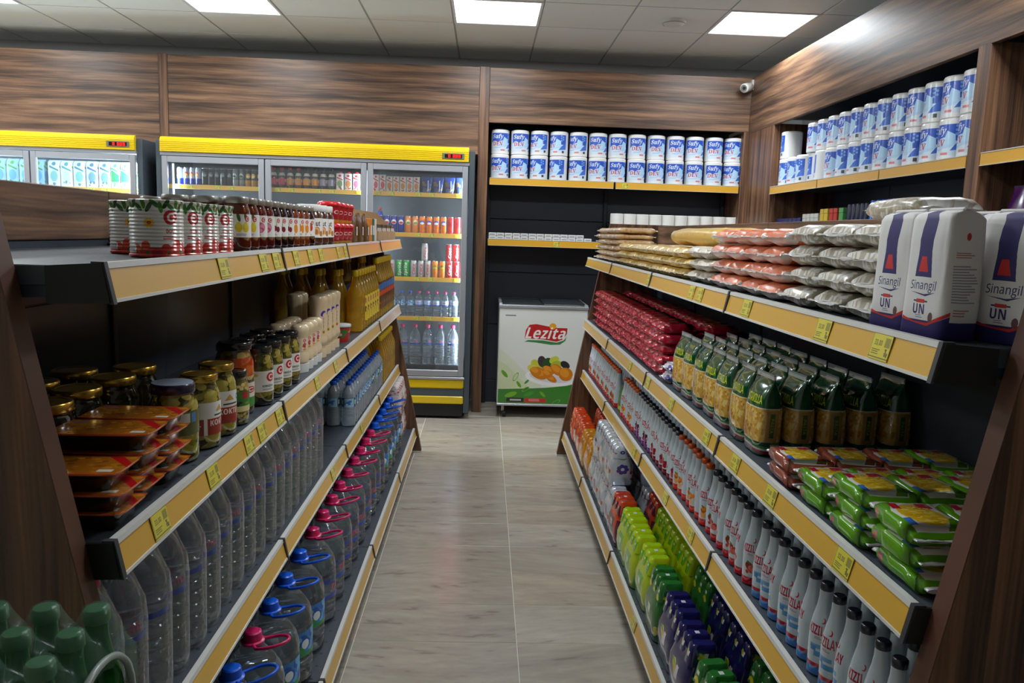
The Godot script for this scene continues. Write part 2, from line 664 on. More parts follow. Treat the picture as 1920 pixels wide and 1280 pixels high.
func white_rail() -> StandardMaterial3D:
	return mt("clear_rail_edge", c8(208, 208, 204), 0.3)

func tag_mat() -> StandardMaterial3D:
	if not mats.has("price_tag"):
		var im := cv(150, 106, c8(222, 210, 66))
		rc(im, 0.0, 0.0, 1.0, 0.03, c8(120, 118, 60))
		rc(im, 0.0, 0.9, 1.0, 0.05, c8(120, 118, 60))
		rc(im, 0.02, 0.0, 0.02, 1.0, c8(120, 118, 60))
		tx(im, "33,00", 0.36, 0.36, 30, c8(96, 94, 56), {"sx": 0.8})
		for i in 14:
			rc(im, 0.68 + 0.02 * i, 0.12, 0.008 + 0.006 * (i % 3), 0.36, c8(104, 102, 60))
		lines(im, 3, 0.1, 0.6, 0.5, 0.25, c8(120, 116, 50))
		speckle(im, 14, 0.02, 0.035, [c8(96, 94, 60), c8(110, 108, 66)], 0.7, 0.55, 0.22, 0.3)
		mt("price_tag", Color.WHITE, 0.4, {"tex": im, "coat": 0.8, "coat_rough": 0.25})
	return mats["price_tag"]

func steel_shelf(parent: Node3D, x: float, y: float, z: float, w: float, d: float, turn: float, tags: Array, fh := 0.05) -> MeshInstance3D:
	# a shelf w wide and d deep whose front edge middle is at x, y, z; it faces +z before it is turned
	var b := Basis(Vector3.UP, turn)
	var key := "steel shelf %.3f %.3f" % [w, d]
	if not meshes.has(key):
		meshes[key] = boxes([[Vector3(-w / 2, -0.03, -d), Vector3(w / 2, 0, -0.006)], [Vector3(-w / 2, -0.045, -0.03), Vector3(w / 2, -0.03, -0.012)]], 0.002)
	var s := part(parent, "shelf", meshes[key], shelf_mat(), Vector3(x, y, z), Vector3(0, turn, 0))
	part(s, "price_rail", boxes([[Vector3(-w / 2 + 0.004, 0.0, -0.012), Vector3(w / 2 - 0.004, 0.004, 0.003)], [Vector3(-w / 2 + 0.004, -fh, -0.006), Vector3(w / 2 - 0.004, 0.004, -0.003)], [Vector3(-w / 2 + 0.004, -fh - 0.003, -0.006), Vector3(w / 2 - 0.004, -fh, 0.004)]], 0.0), white_rail())
	part(s, "price_strip", boxes([[Vector3(-w / 2 + 0.004, -fh, -0.003), Vector3(w / 2 - 0.004, -0.001, 0.0015)]], 0.0), mt("golden_price_strip", c8(222, 166, 40), 0.3, {"spec": 0.5, "coat": 0.9, "coat_rough": 0.3}))
	for t in tags:
		part(s, "price_tag", flat_card(0.055, fh * 0.86), tag_mat(), Vector3(t, -fh * 0.52, 0.0025))
	return s

func flat_card(w: float, h: float) -> ArrayMesh:
	var key := "card %.3f %.3f" % [w, h]
	if not meshes.has(key):
		var st := SurfaceTool.new()
		st.begin(Mesh.PRIMITIVE_TRIANGLES)
		block(st, Vector3(-w / 2, -h / 2, -0.0006), Vector3(w / 2, h / 2, 0.0006), 0.0)
		meshes[key] = st.commit()
	return meshes[key]

func shelf_mat() -> StandardMaterial3D:
	if not mats.has("perforated_shelf"):
		var im := cv(64, 64, c8(62, 69, 77))
		el(im, 0.25, 0.25, 0.07, 0.07, c8(28, 31, 36))
		el(im, 0.75, 0.75, 0.07, 0.07, c8(28, 31, 36))
		mt("perforated_shelf", Color.WHITE, 0.42, {"tex": im, "tri": Vector3(14, 14, 14), "spec": 0.5})
	return mats["perforated_shelf"]

func back_unit() -> void:
	var o := base("wall_shelving", Vector3(0, 0, -6.9))
	tag(o, "charcoal steel wall shelving with yellow price strips behind the chest freezer", "shelving")
	for bx in [[0.0, 1.03], [1.03, 2.07]]:
		for r in [[0.0, 0.2], [0.205, 0.7], [0.705, 1.16], [1.165, 1.62], [1.625, 2.08], [2.085, 2.60]]:
			part(o, "back_panel", rbox(bx[1] - bx[0] - 0.008, r[1] - r[0], 0.02, 0.002), charcoal(), Vector3((bx[0] + bx[1]) / 2, r[0], 0))
	part(o, "top_board", boxes([[Vector3(0.0, 2.40, -0.02), Vector3(2.07, 2.42, 0.395)]], 0.0), charcoal())
	for x in [0.02, 1.03, 2.05]:
		part(o, "upright", rbox(0.03, 2.4, 0.05, 0.003), mt("black_upright", c8(34, 37, 42), 0.5), Vector3(x, 0, 0.03))
	steel_shelf(o, 0.525, 1.94, 0.42, 1.02, 0.4, 0.0, [])
	steel_shelf(o, 1.555, 1.94, 0.42, 1.02, 0.4, 0.0, [-0.43])
	steel_shelf(o, 0.525, 1.45, 0.42, 1.02, 0.4, 0.0, [0.06])
	steel_shelf(o, 1.555, 1.45, 0.42, 1.02, 0.4, 0.0, [-0.2, 0.2])

func right_unit() -> void:
	var o := base("wall_shelving", Vector3(2.6, 0, 0))
	tag(o, "charcoal steel wall shelving with paper towels along the right wall", "shelving")
	part(o, "top_board", boxes([[Vector3(-0.455, 2.40, -5.9), Vector3(0.02, 2.42, 1.1)]], 0.0), charcoal())
	var zs := [[-5.9, -5.05], [-5.05, -4.25], [-4.25, -3.47], [-3.38, -2.3], [-2.3, -1.2], [-1.1, 1.1]]
	for b in zs:
		for r in [[0.0, 0.7], [0.705, 1.16], [1.165, 1.62], [1.625, 2.08], [2.085, 2.60]]:
			part(o, "back_panel", rbox(0.02, r[1] - r[0], b[1] - b[0] - 0.008, 0.002), charcoal(), Vector3(0, r[0], (b[0] + b[1]) / 2))
		var w: float = b[1] - b[0] - 0.006
		var zc: float = (b[0] + b[1]) / 2
		steel_shelf(o, -0.487, 1.905, zc, w, 0.46, -PI / 2, [])
		steel_shelf(o, -0.487, 1.46, zc, w, 0.46, -PI / 2, [])

# ------------------------------------------------------------------ gondolas
func gondola(s: int) -> void:
	var cx: float = front_x[s] + s * 0.48
	var z1: float = near_z[s]
	var bw: float = bay[s]
	var z0 := z1 - 4.0 * bw
	var o := base("gondola_shelving", Vector3(cx, 0, (z0 + z1) / 2))
	var zc := (z0 + z1) / 2
	tag(o, "gondola of yellow edged steel shelves with bottled water and jars" if s == LEFT else "gondola of yellow edged steel shelves with pulses, pasta and soda bottles", "shelving")
	var dark := mt("glossy_charcoal_back", c8(60, 66, 74), 0.26, {"spec": 0.5})
	var endm := wood(true)
	# end panels in walnut, a trapezium wider at the floor, with paler edging and a white foot strip
	var foot: float = -0.40 if s == LEFT else 0.53
	var slope := 0.2 if s == LEFT else 0.185
	for e in 2:
		var za := z1 + 0.002 if e == 0 else z0 - 0.042
		var zb := z1 + 0.042 if e == 0 else z0 - 0.002
		var f0 := foot - cx
		var f1 := foot + s * slope * 1.585 - cx
		var poly := [Vector2(f0, 0.012), Vector2(f1, 1.585), Vector2(-f1, 1.585), Vector2(-f0, 0.012)]
		var pnl := part(o, "end_panel", extrude(poly, za - zc, zb - zc), endm)
		var k := 0.002 * -s
		part(pnl, "edging", extrude([Vector2(f0, 0.012), Vector2(f1, 1.585), Vector2(f1 + k, 1.585), Vector2(f0 + k, 0.012)], za - zc, zb - zc), mt("brown_edging", c8(92, 60, 46), 0.45))
		part(pnl, "foot_strip", boxes([[Vector3(-absf(f0) - 0.004, 0, za - zc - 0.001), Vector3(absf(f0) + 0.004, 0.012, zb - zc + 0.001)]], 0.001), mt("white_foot_strip", c8(215, 212, 205), 0.5))
	# backs, one plate for each bay and level, and the walnut board along the top
	for b in 4:
		var zb0 := z1 - bw * (b + 1)
		for r in [[0.10, 0.50], [0.504, 0.90], [0.904, 1.30], [1.304, 1.448]]:
			part(o, "back_panel", rbox(0.03, r[1] - r[0], bw - 0.006, 0.001), dark, Vector3(0, r[0], zb0 + bw / 2 - zc))
		part(o, "top_board", rbox(0.036, 0.127, bw - 0.003, 0.002), wood(), Vector3(0, 1.45, zb0 + bw / 2 - zc))
	part(o, "core_sheet", rbox(0.012, 1.38, 4.0 * bw - 0.004, 0.0), dark, Vector3(0, 0.102, 0))
	for b in 5:
		var zu := z1 - bw * b + (-0.02 if b == 0 else 0.02 if b == 4 else 0.0)
		part(o, "upright", rbox(0.05, 1.44, 0.026, 0.002), mt("black_upright", c8(34, 37, 42), 0.5), Vector3(0, 0, zu - zc))
		var foot_leg := part(o, "base_foot", boxes([[Vector3(minf(0, -s * 0.52), 0.045, -0.015), Vector3(maxf(0, -s * 0.52), 0.115, 0.015)]], 0.002), mt("black_upright", c8(34, 37, 42), 0.5), Vector3(0, 0, zu - zc))
		part(foot_leg, "levelling_foot", loft("levelling foot", [[0.0, 0.022], [0.008, 0.022], [0.012, 0.008], [0.05, 0.008]], 10), mt("black_plastic", c8(16, 17, 19), 0.5), Vector3(-s * 0.5, 0, 0))
	var tags := gondola_tags(s)
	for level in 4:
		for b in 4:
			gondola_shelf(o, s, level, z1 - bw * (b + 1), z1 - bw * b, cx, zc, tags, b == 0)

func gondola_tags(s: int) -> Array:
	# level, z of each price tag read off the photograph
	if s == LEFT:
		return [[0, -1.69], [0, -1.99], [0, -2.11], [0, -2.33], [0, -2.52], [0, -2.68], [0, -3.0], [0, -3.15], [1, -1.33], [1, -1.60], [1, -1.85], [1, -1.96], [1, -2.13], [1, -2.62], [1, -2.95], [2, -2.9], [2, -3.6]]
	return [[0, -1.29], [0, -1.52], [0, -1.98], [0, -2.42], [0, -2.52], [0, -3.2], [1, -1.35], [1, -1.72], [1, -1.98], [1, -2.25], [1, -2.7], [1, -3.1], [1, -3.5], [2, -2.35], [2, -2.7], [2, -3.3], [3, -2.6]]

func gondola_shelf(o: Node3D, s: int, level: int, z0: float, z1: float, cx: float, zc: float, tags: Array, first: bool) -> void:
	var y: float = tops[s][level]
	var fx: float = (low_front_x[s] if level == 3 else front_x[s]) - cx
	var fh := 0.05
	var into := float(s)
	var zm := (z0 + z1) / 2 - zc
	var hw := (z1 - z0) / 2 - 0.002
	var xb := 0.016 * -s
	var xa := fx + into * 0.008
	var lo := minf(xa, xb)
	var hi := maxf(xa, xb)
	var sh := part(o, "shelf", boxes([[Vector3(lo, -0.03, -hw), Vector3(hi, 0, hw)], [Vector3(minf(xa, xa + into * 0.02), -0.045, -hw), Vector3(maxf(xa, xa + into * 0.02), -0.03, hw)]], 0.0015), shelf_mat(), Vector3(0, y, zm))
	# sloping rail: top edge further in than the bottom edge
	var t := Vector2(fx + into * 0.004, 0.006)
	var b := Vector2(fx - into * 0.007, -fh)
	part(sh, "price_rail", extrude([t, Vector2(t.x + into * 0.012, 0.006), Vector2(t.x + into * 0.012, 0.001), Vector2(t.x + into * 0.004, 0.0), Vector2(b.x + into * 0.005, b.y), Vector2(b.x + into * 0.005, b.y - 0.003), Vector2(b.x - into * 0.003, b.y - 0.003), Vector2(b.x - into * 0.002, b.y + 0.002), Vector2(b.x + into * 0.002, b.y + 0.002), Vector2(t.x + into * 0.001, -0.004), Vector2(t.x - into * 0.002, -0.003)], -hw, hw), white_rail())
	part(sh, "price_strip", extrude([Vector2(t.x, -0.004), Vector2(b.x, b.y + 0.002), Vector2(b.x + into * 0.002, b.y + 0.002), Vector2(t.x + into * 0.002, -0.004)], -hw, hw), strip_mat())
	# dark clip that joins the rails of two bays, and the bracket under the shelf
	var dk := mt("dark_clip", c8(58, 60, 64), 0.5)
	part(sh, "rail_clip", extrude([Vector2(t.x - into * 0.003, 0.0075), Vector2(t.x + into * 0.016, 0.0075), Vector2(t.x + into * 0.016, 0.005), Vector2(t.x + into * 0.002, 0.005), Vector2(b.x + into * 0.002, b.y - 0.005), Vector2(b.x - into * 0.005, b.y - 0.005)], hw - 0.008, hw + 0.003), dk)
	if level < 3:
		var tip := fx + into * 0.03
		part(sh, "bracket", extrude([Vector2(tip, -0.03), Vector2(xb, -0.03), Vector2(xb, -0.066), Vector2(tip, -0.044)], hw - 0.008, hw - 0.004), charcoal())
	if first:
		part(sh, "end_cap", extrude([Vector2(t.x, 0.006), Vector2(b.x, b.y - 0.003), Vector2(fx + into * 0.085, b.y - 0.006), Vector2(fx + into * 0.085, 0.0)], hw, hw + 0.006), mt("black_plastic", c8(16, 17, 19), 0.5))
	var lean := atan2(absf(b.x - t.x), fh)
	for g in tags:
		if g[0] == level and g[1] > z0 and g[1] < z1:
			part(sh, "price_tag", flat_card(0.064, 0.045), tag_mat(), Vector3((t.x + b.x) / 2 - into * 0.0015, -fh / 2 + 0.0005, g[1] - zc - zm), Vector3(-lean, -s * PI / 2, 0))

# ------------------------------------------------------------------ left gondola, top shelf: tins, jams, spreads, tubs, trays
func roundel(im: Image, x: float, y: float, r: float) -> void:
	var asp := float(im.get_width()) / im.get_height()
	el(im, x, y, r, r * asp, c8(190, 24, 40))
	el(im, x + r * 0.1, y, r * 0.62, r * asp * 0.62, c8(240, 236, 230))
	el(im, x + r * 0.15, y, r * 0.36, r * asp * 0.36, c8(190, 24, 40))
	rc(im, x + r * 0.3, y - r * asp * 0.16, r * 0.6, r * asp * 0.32, c8(190, 24, 40))

func leaf(im: Image, x: float, y: float, l: float, turn: float, col: Color) -> void:
	el(im, x, y, l, l * 0.38 * im.get_width() / im.get_height(), col, turn)

func tin_material() -> StandardMaterial3D:
	var im := cv(720, 256, c8(226, 226, 220))
	for k in 2:
		var u := 0.08 + 0.5 * k
		for i in 14:
			leaf(im, u - 0.05 + 0.034 * i, 0.07 + 0.06 * (i % 2), 0.036, 0.7 + 0.7 * (i % 3), [c8(40, 110, 40), c8(66, 140, 48), c8(28, 84, 36)][i % 3])
		rc(im, u - 0.06, 0.82, 0.48, 0.18, c8(196, 40, 30))
		speckle(im, 16, 0.02, 0.04, [c8(206, 48, 34), c8(220, 70, 46), c8(172, 26, 24)], u - 0.04, 0.78, 0.4, 0.2)
		speckle(im, 6, 0.006, 0.012, [c8(50, 110, 40)], u, 0.8, 0.34, 0.14)
		roundel(im, u + 0.25, 0.3, 0.045)
		for i in 10:
			leaf(im, u + 0.12 + 0.012 * cos(i * 0.628), 0.4 + 0.03 * sin(i * 0.628), 0.022, i * 0.628, c8(240, 190, 40))
		el(im, u + 0.12, 0.4, 0.014, 0.03, c8(206, 60, 30))
		tx(im, "DOM", u + 0.25, 0.54, 24, c8(180, 30, 44), {"sx": 0.8})
		lines(im, 2, u + 0.2, 0.62, 0.1, 0.08, c8(190, 60, 70))
		rc(im, u - 0.07, 0.79, 0.1, 0.13, c8(222, 222, 216))
		for i in 8: rc(im, u - 0.06 + 0.01 * i, 0.81, 0.004, 0.08, c8(50, 56, 110))
	return mt("tomato_tin_print", Color.WHITE, 0.28, {"tex": im, "metal": 0.15, "coat": 0.5})

func tin() -> Node3D:
	var p := proto("tomato_paste_tin")
	var r := 0.0485
	var rings := [[0.0, r - 0.002], [0.002, r + 0.001], [0.005, r + 0.001], [0.007, r - 0.001]]
	for i in 12:
		rings.append([0.014 + i * 0.0068, r])
		rings.append([0.0174 + i * 0.0068, r - 0.0014])
	rings.append_array([[0.1, r - 0.001], [0.103, r + 0.001], [0.107, r + 0.001], [0.108, r - 0.001]])
	part(p, "body", loft("tin body", rings, 24, {"cap1": false, "crease": 0.995}), tin_material())
	part(p, "lid", loft("tin lid", [[0.1, 0.0472], [0.106, 0.0478], [0.106, 0.044], [0.1035, 0.043]], 24), mt("tinplate", c8(190, 190, 186), 0.3, {"metal": 0.9}))
	return p

func glass_contents(key: String, im: Image) -> StandardMaterial3D:
	return mt(key, Color.WHITE, 0.12, {"tex": im, "coat": 1.0, "coat_rough": 0.03})

func gold() -> StandardMaterial3D: return mt("gold_lid", c8(196, 160, 70), 0.25, {"metal": 0.85})
func silver() -> StandardMaterial3D: return mt("silver_lid", c8(176, 174, 168), 0.32, {"metal": 0.8})
func black_lid() -> StandardMaterial3D: return mt("black_lid", c8(26, 28, 30), 0.2, {"coat": 0.6})
func white_plastic() -> StandardMaterial3D: return mt("white_plastic", c8(226, 226, 222), 0.35)

func jar(called: String, key: String, r: float, h: float, contents: Material, label: Material, y0: float, y1: float, lid: Material, lid_h := 0.016) -> Node3D:
	var p := proto(called)
	var body := loft("jar %.3f %.3f" % [r, h], [[0.0, r * 0.82], [0.004, r * 0.95], [0.012, r], [h * 0.62, r], [h * 0.74, r * 0.97], [h * 0.83, r * 0.84], [h * 0.87, r * 0.8], [h - 0.006, r * 0.8]], 20)
	part(p, "glass_body", body, contents)
	if label:
		part(p, "paper_label", loft("jar label %.3f %.3f %.3f" % [r, y0, y1], [[y0, r + 0.0006], [y1, r + 0.0006]], 24, {"cap0": false, "cap1": false}), label)
	part(p, "lid", loft("jar lid %.3f %.3f" % [r, h], [[h - lid_h, r * 0.87], [h - lid_h + 0.002, r * 0.9], [h - 0.003, r * 0.9], [h, r * 0.86], [h, r * 0.72], [h - 0.001, r * 0.7]], 20), lid)
	return p

func jam_label(kind: int) -> Material:
	var im := cv(496, 128, c8(232, 230, 226))
	for u in [0.25, 0.75]:
		match kind:
			0:
				for d in [-0.045, 0.04]:
					el(im, u + d, 0.58, 0.042, 0.2, c8(226, 196, 40))
					el(im, u + d, 0.46, 0.028, 0.14, c8(232, 208, 60))
					leaf(im, u + d, 0.14, 0.05, 1.3, c8(60, 90, 36))
			1:
				el(im, u, 0.56, 0.085, 0.26, c8(210, 110, 140))
				for i in 9: el(im, u + 0.05 * cos(i * 0.7), 0.56 + 0.13 * sin(i * 0.7), 0.03, 0.08, [c8(226, 140, 165), c8(190, 80, 115)][i % 2])
				leaf(im, u - 0.08, 0.25, 0.05, 0.5, c8(70, 110, 50))
			2:
				for d in [-0.05, 0.0, 0.05]: el(im, u + d, 0.58 + absf(d), 0.032, 0.14, c8(120, 16, 40))
				for d in [-0.05, 0.05]: rc(im, u + d * 0.5, 0.25, 0.006, 0.25, c8(70, 100, 40))
			3:
				for d in [-0.06, 0.0, 0.06]: el(im, u + d, 0.52 + absf(d), 0.035, 0.24, c8(232, 140, 30))
			4:
				for d in [-0.04, 0.03]:
					el(im, u + d, 0.5, 0.034, 0.2, c8(200, 30, 40))
					leaf(im, u + d, 0.28, 0.035, 0.4, c8(60, 120, 40))
		roundel(im, u + 0.06, 0.2, 0.03)
		lines(im, 2, u - 0.07, 0.84, 0.14, 0.12, c8(120, 110, 110))
	return mt("jam_label_%d" % kind, Color.WHITE, 0.4, {"tex": im, "coat": 0.3})

func left_top_shelf() -> void:
	var y: float = tops[LEFT][0] + 0.001
	var t := tin()
	for i in 4:
		put(t, "white ribbed tomato tin in the front row of the left gondola's top shelf", "tin", "tomato tins", Vector3(-0.63, y, -1.54 - 0.1 * i), PI / 2 + 0.5 + jit(0.1))
	for i in 3:
		put(t, "white ribbed tomato tin behind the front tins of the left gondola's top shelf", "tin", "tomato tins", Vector3(-0.732, y, -1.68 - 0.1 * i), PI / 2 + 0.7 + jit(0.2))
	var jams := []
	for k in 5:
		var syrup := mt("jam_%d" % k, [c8(92, 34, 12), c8(84, 20, 16), c8(34, 8, 10), c8(110, 48, 14), c8(44, 8, 8)][k], 0.08, {"coat": 1.0, "coat_rough": 0.02})
		jams.append(jar("jam_jar", "jam", 0.0345, 0.134, syrup, jam_label(k), 0.036, 0.092, silver()))
	var kinds := [0, 0, 1, 1, 2, 2, 2, 3, 3, 3, 4]
	var jam_names := ["quince jam jar with two yellow quinces on its white label", "rose jam jar with a pink rose on its white label", "dark cherry jam jar with cherries on its white label", "apricot jam jar with orange fruit on its white label", "strawberry jam jar with a red berry on its white label"]
	for i in kinds.size():
		put(jams[kinds[i]], jam_names[kinds[i]] + ", front row", "jar", "jam jars", Vector3(-0.615, y, -1.975 - 0.0735 * i), PI / 2 + [0.75, 0.65, 0.7, 0.6][i % 4])
		for row in (4 if i > 2 and i < 7 else 2):
			put(jams[kinds[i]], "silver lidded jam jar standing behind the front row of jams", "jar", "jam jars", Vector3(-0.689 - 0.073 * row, y, -1.975 - 0.0735 * i), PI / 2 + jit(0.8))
	# hazelnut spread
	var im := cv(540, 128, c8(236, 234, 230))
	for u in [0.25, 0.75]:
		tx(im, "nut", u, 0.28, 46, c8(60, 34, 26), {"sx": 0.8})
		speckle(im, 9, 0.025, 0.045, [c8(186, 120, 60), c8(150, 84, 40), c8(224, 176, 110), c8(196, 60, 40)], u - 0.08, 0.55, 0.16, 0.3)
	var nut := jar("spread_jar", "nut", 0.047, 0.146, mt("cocoa_spread", c8(82, 46, 30), 0.15, {"coat": 1.0}), mt("nut_label", Color.WHITE, 0.35, {"tex": im, "coat": 0.3}), 0.03, 0.098, white_plastic(), 0.024)
	for i in 3:
		put(nut, "cocoa hazelnut spread jar with a white lid", "jar", "spread jars", Vector3(-0.63, y, -2.85 - 0.105 * i), PI / 2 + 0.8)
		put(nut, "cocoa hazelnut spread jar standing in the second row", "jar", "spread jars", Vector3(-0.735, y, -2.85 - 0.105 * i), PI / 2 + 0.8)
	# red tubs, two tiers
	var tim := cv(256, 128, c8(190, 22, 36))
	rc(tim, 0.0, 0.82, 1.0, 0.18, c8(226, 160, 40))
	for u in [0.1, 0.35, 0.6, 0.85]: roundel(tim, u, 0.42, 0.06)
	for u in [0.1, 0.35, 0.6, 0.85]:
		el(tim, u, 0.42, 0.05, 0.1, c8(236, 230, 224))
		el(tim, u + 0.006, 0.42, 0.034, 0.066, c8(190, 22, 36))
	var tub := proto("spread_tub")
	part(tub, "body", loft("tub body", [[0.0, 0.034], [0.003, 0.037], [0.07, 0.046], [0.074, 0.047]], 20, {"cap1": false}), mt("red_tub_print", Color.WHITE, 0.3, {"tex": tim, "coat": 0.4}))
	part(tub, "lid", loft("tub lid", [[0.068, 0.0495], [0.076, 0.0495], [0.08, 0.047], [0.085, 0.038], [0.085, 0.03]], 20), mt("red_lid", c8(198, 24, 36), 0.25, {"coat": 0.4}))
	for tier in 2:
		for i in 4:
			put(tub, "red plastic tub with red lid, %s tier" % ["lower", "upper"][tier], "tub", "red tubs", Vector3(-0.632, y + 0.0855 * tier, -3.22 - 0.104 * i), PI / 2 + 0.3 + jit(0.1))
	# brown foil sachets, a few cartons, and the cardboard display trays
	var foil := mt("brown_foil", c8(120, 84, 48), 0.22, {"metal": 0.45})
	var sach := proto("foil_sachet")
	part(sach, "pouch", loft("sachet", [[0.0, 0.04, 0.022, 5.0], [0.012, 0.043, 0.024, 4.0], [0.07, 0.042, 0.02, 3.0], [0.118, 0.036, 0.009, 3.0], [0.128, 0.034, 0.002, 4.0], [0.14, 0.034, 0.0015, 4.0]], 20, {"wr": 0.009, "freq": 40.0}), foil)
	part(sach, "white_label", flat_card(0.03, 0.04), white_plastic(), Vector3(0, 0.055, 0.0255))
	for i in 5:
		put(sach, "brown foil sachet beside the red tubs", "sachet", "foil sachets", Vector3(-0.62 - 0.02 * (i % 2), y, -3.68 - 0.09 * i), PI / 2 + jit(0.1))
	var cols := [c8(220, 130, 40), c8(30, 96, 66), c8(226, 220, 206)]
	for i in 3:
		var b := proto("small_carton")
		part(b, "box", rbox(0.07, 0.12, 0.03, 0.002), mt("carton_%d" % i, cols[i], 0.5))
		part(b, "label_panel", flat_card(0.05, 0.05), mt("carton_panel", c8(226, 224, 214), 0.5), Vector3(0, 0.06, 0.0158))
		put(b, ["small orange carton between sachets and cardboard trays", "small dark green carton between sachets and cardboard trays", "small cream carton between sachets and cardboard trays"][i], "carton", "small cartons", Vector3(-0.61, y, -4.14 - 0.082 * i), PI / 2)
	var card := mt("cardboard", c8(176, 142, 104), 0.75)
	var tray := proto("cardboard_tray")
	var side := [Vector2(-0.16, 0.0), Vector2(0.14, 0.0), Vector2(0.14, 0.055), Vector2(0.02, 0.17), Vector2(-0.16, 0.185)]
	var inner := [Vector2(-0.157, 0.003), Vector2(0.137, 0.003)]
	part(tray, "side_wall", extrude(side, 0.098, 0.1), card)
	part(tray, "side_wall", extrude(side, -0.1, -0.098), card)
	part(tray, "front_wall", boxes([[Vector3(0.138, 0, -0.1), Vector3(0.141, 0.055, 0.1)]], 0.0), card)
	part(tray, "back_wall", boxes([[Vector3(-0.161, 0, -0.1), Vector3(-0.158, 0.185, 0.1)]], 0.0), card)
	part(tray, "bottom", boxes([[Vector3(-0.158, 0, -0.098), Vector3(0.138, 0.003, 0.098)]], 0.0), card)
	for i in 4:
		var o := put(tray, "open cardboard display tray at the far end of the top shelf", "tray", "cardboard trays", Vector3(-0.73, y, -4.47 - 0.205 * i), 0.0)
		for k in 3:
			var b := proto("tea_box")
			part(b, "box", rbox(0.05, 0.09, 0.055, 0.002), mt("tea_%d" % (k % 2), [c8(52, 64, 46), c8(126, 60, 34)][k % 2], 0.5))
			part(b, "label_panel", flat_card(0.04, 0.04), mt("carton_panel", c8(226, 224, 214), 0.5), Vector3(0, 0.05, 0.0282))
			put(b, "small dark tea box inside a cardboard display tray", "box", "tea boxes", Vector3(-0.625, y + 0.004, -4.47 - 0.205 * i + 0.06 * (k - 1)), PI / 2)

# ------------------------------------------------------------------ left gondola, second shelf: halva, olives, pickles, mayonnaise, oil
func olive_image(a: Array, n := 90, r := 0.05) -> Image:
	var im := cv(192, 192, a[0].darkened(0.55))
	speckle(im, n, r * 0.7, r, a, 0, 0, 1, 1, 1.25)
	return im

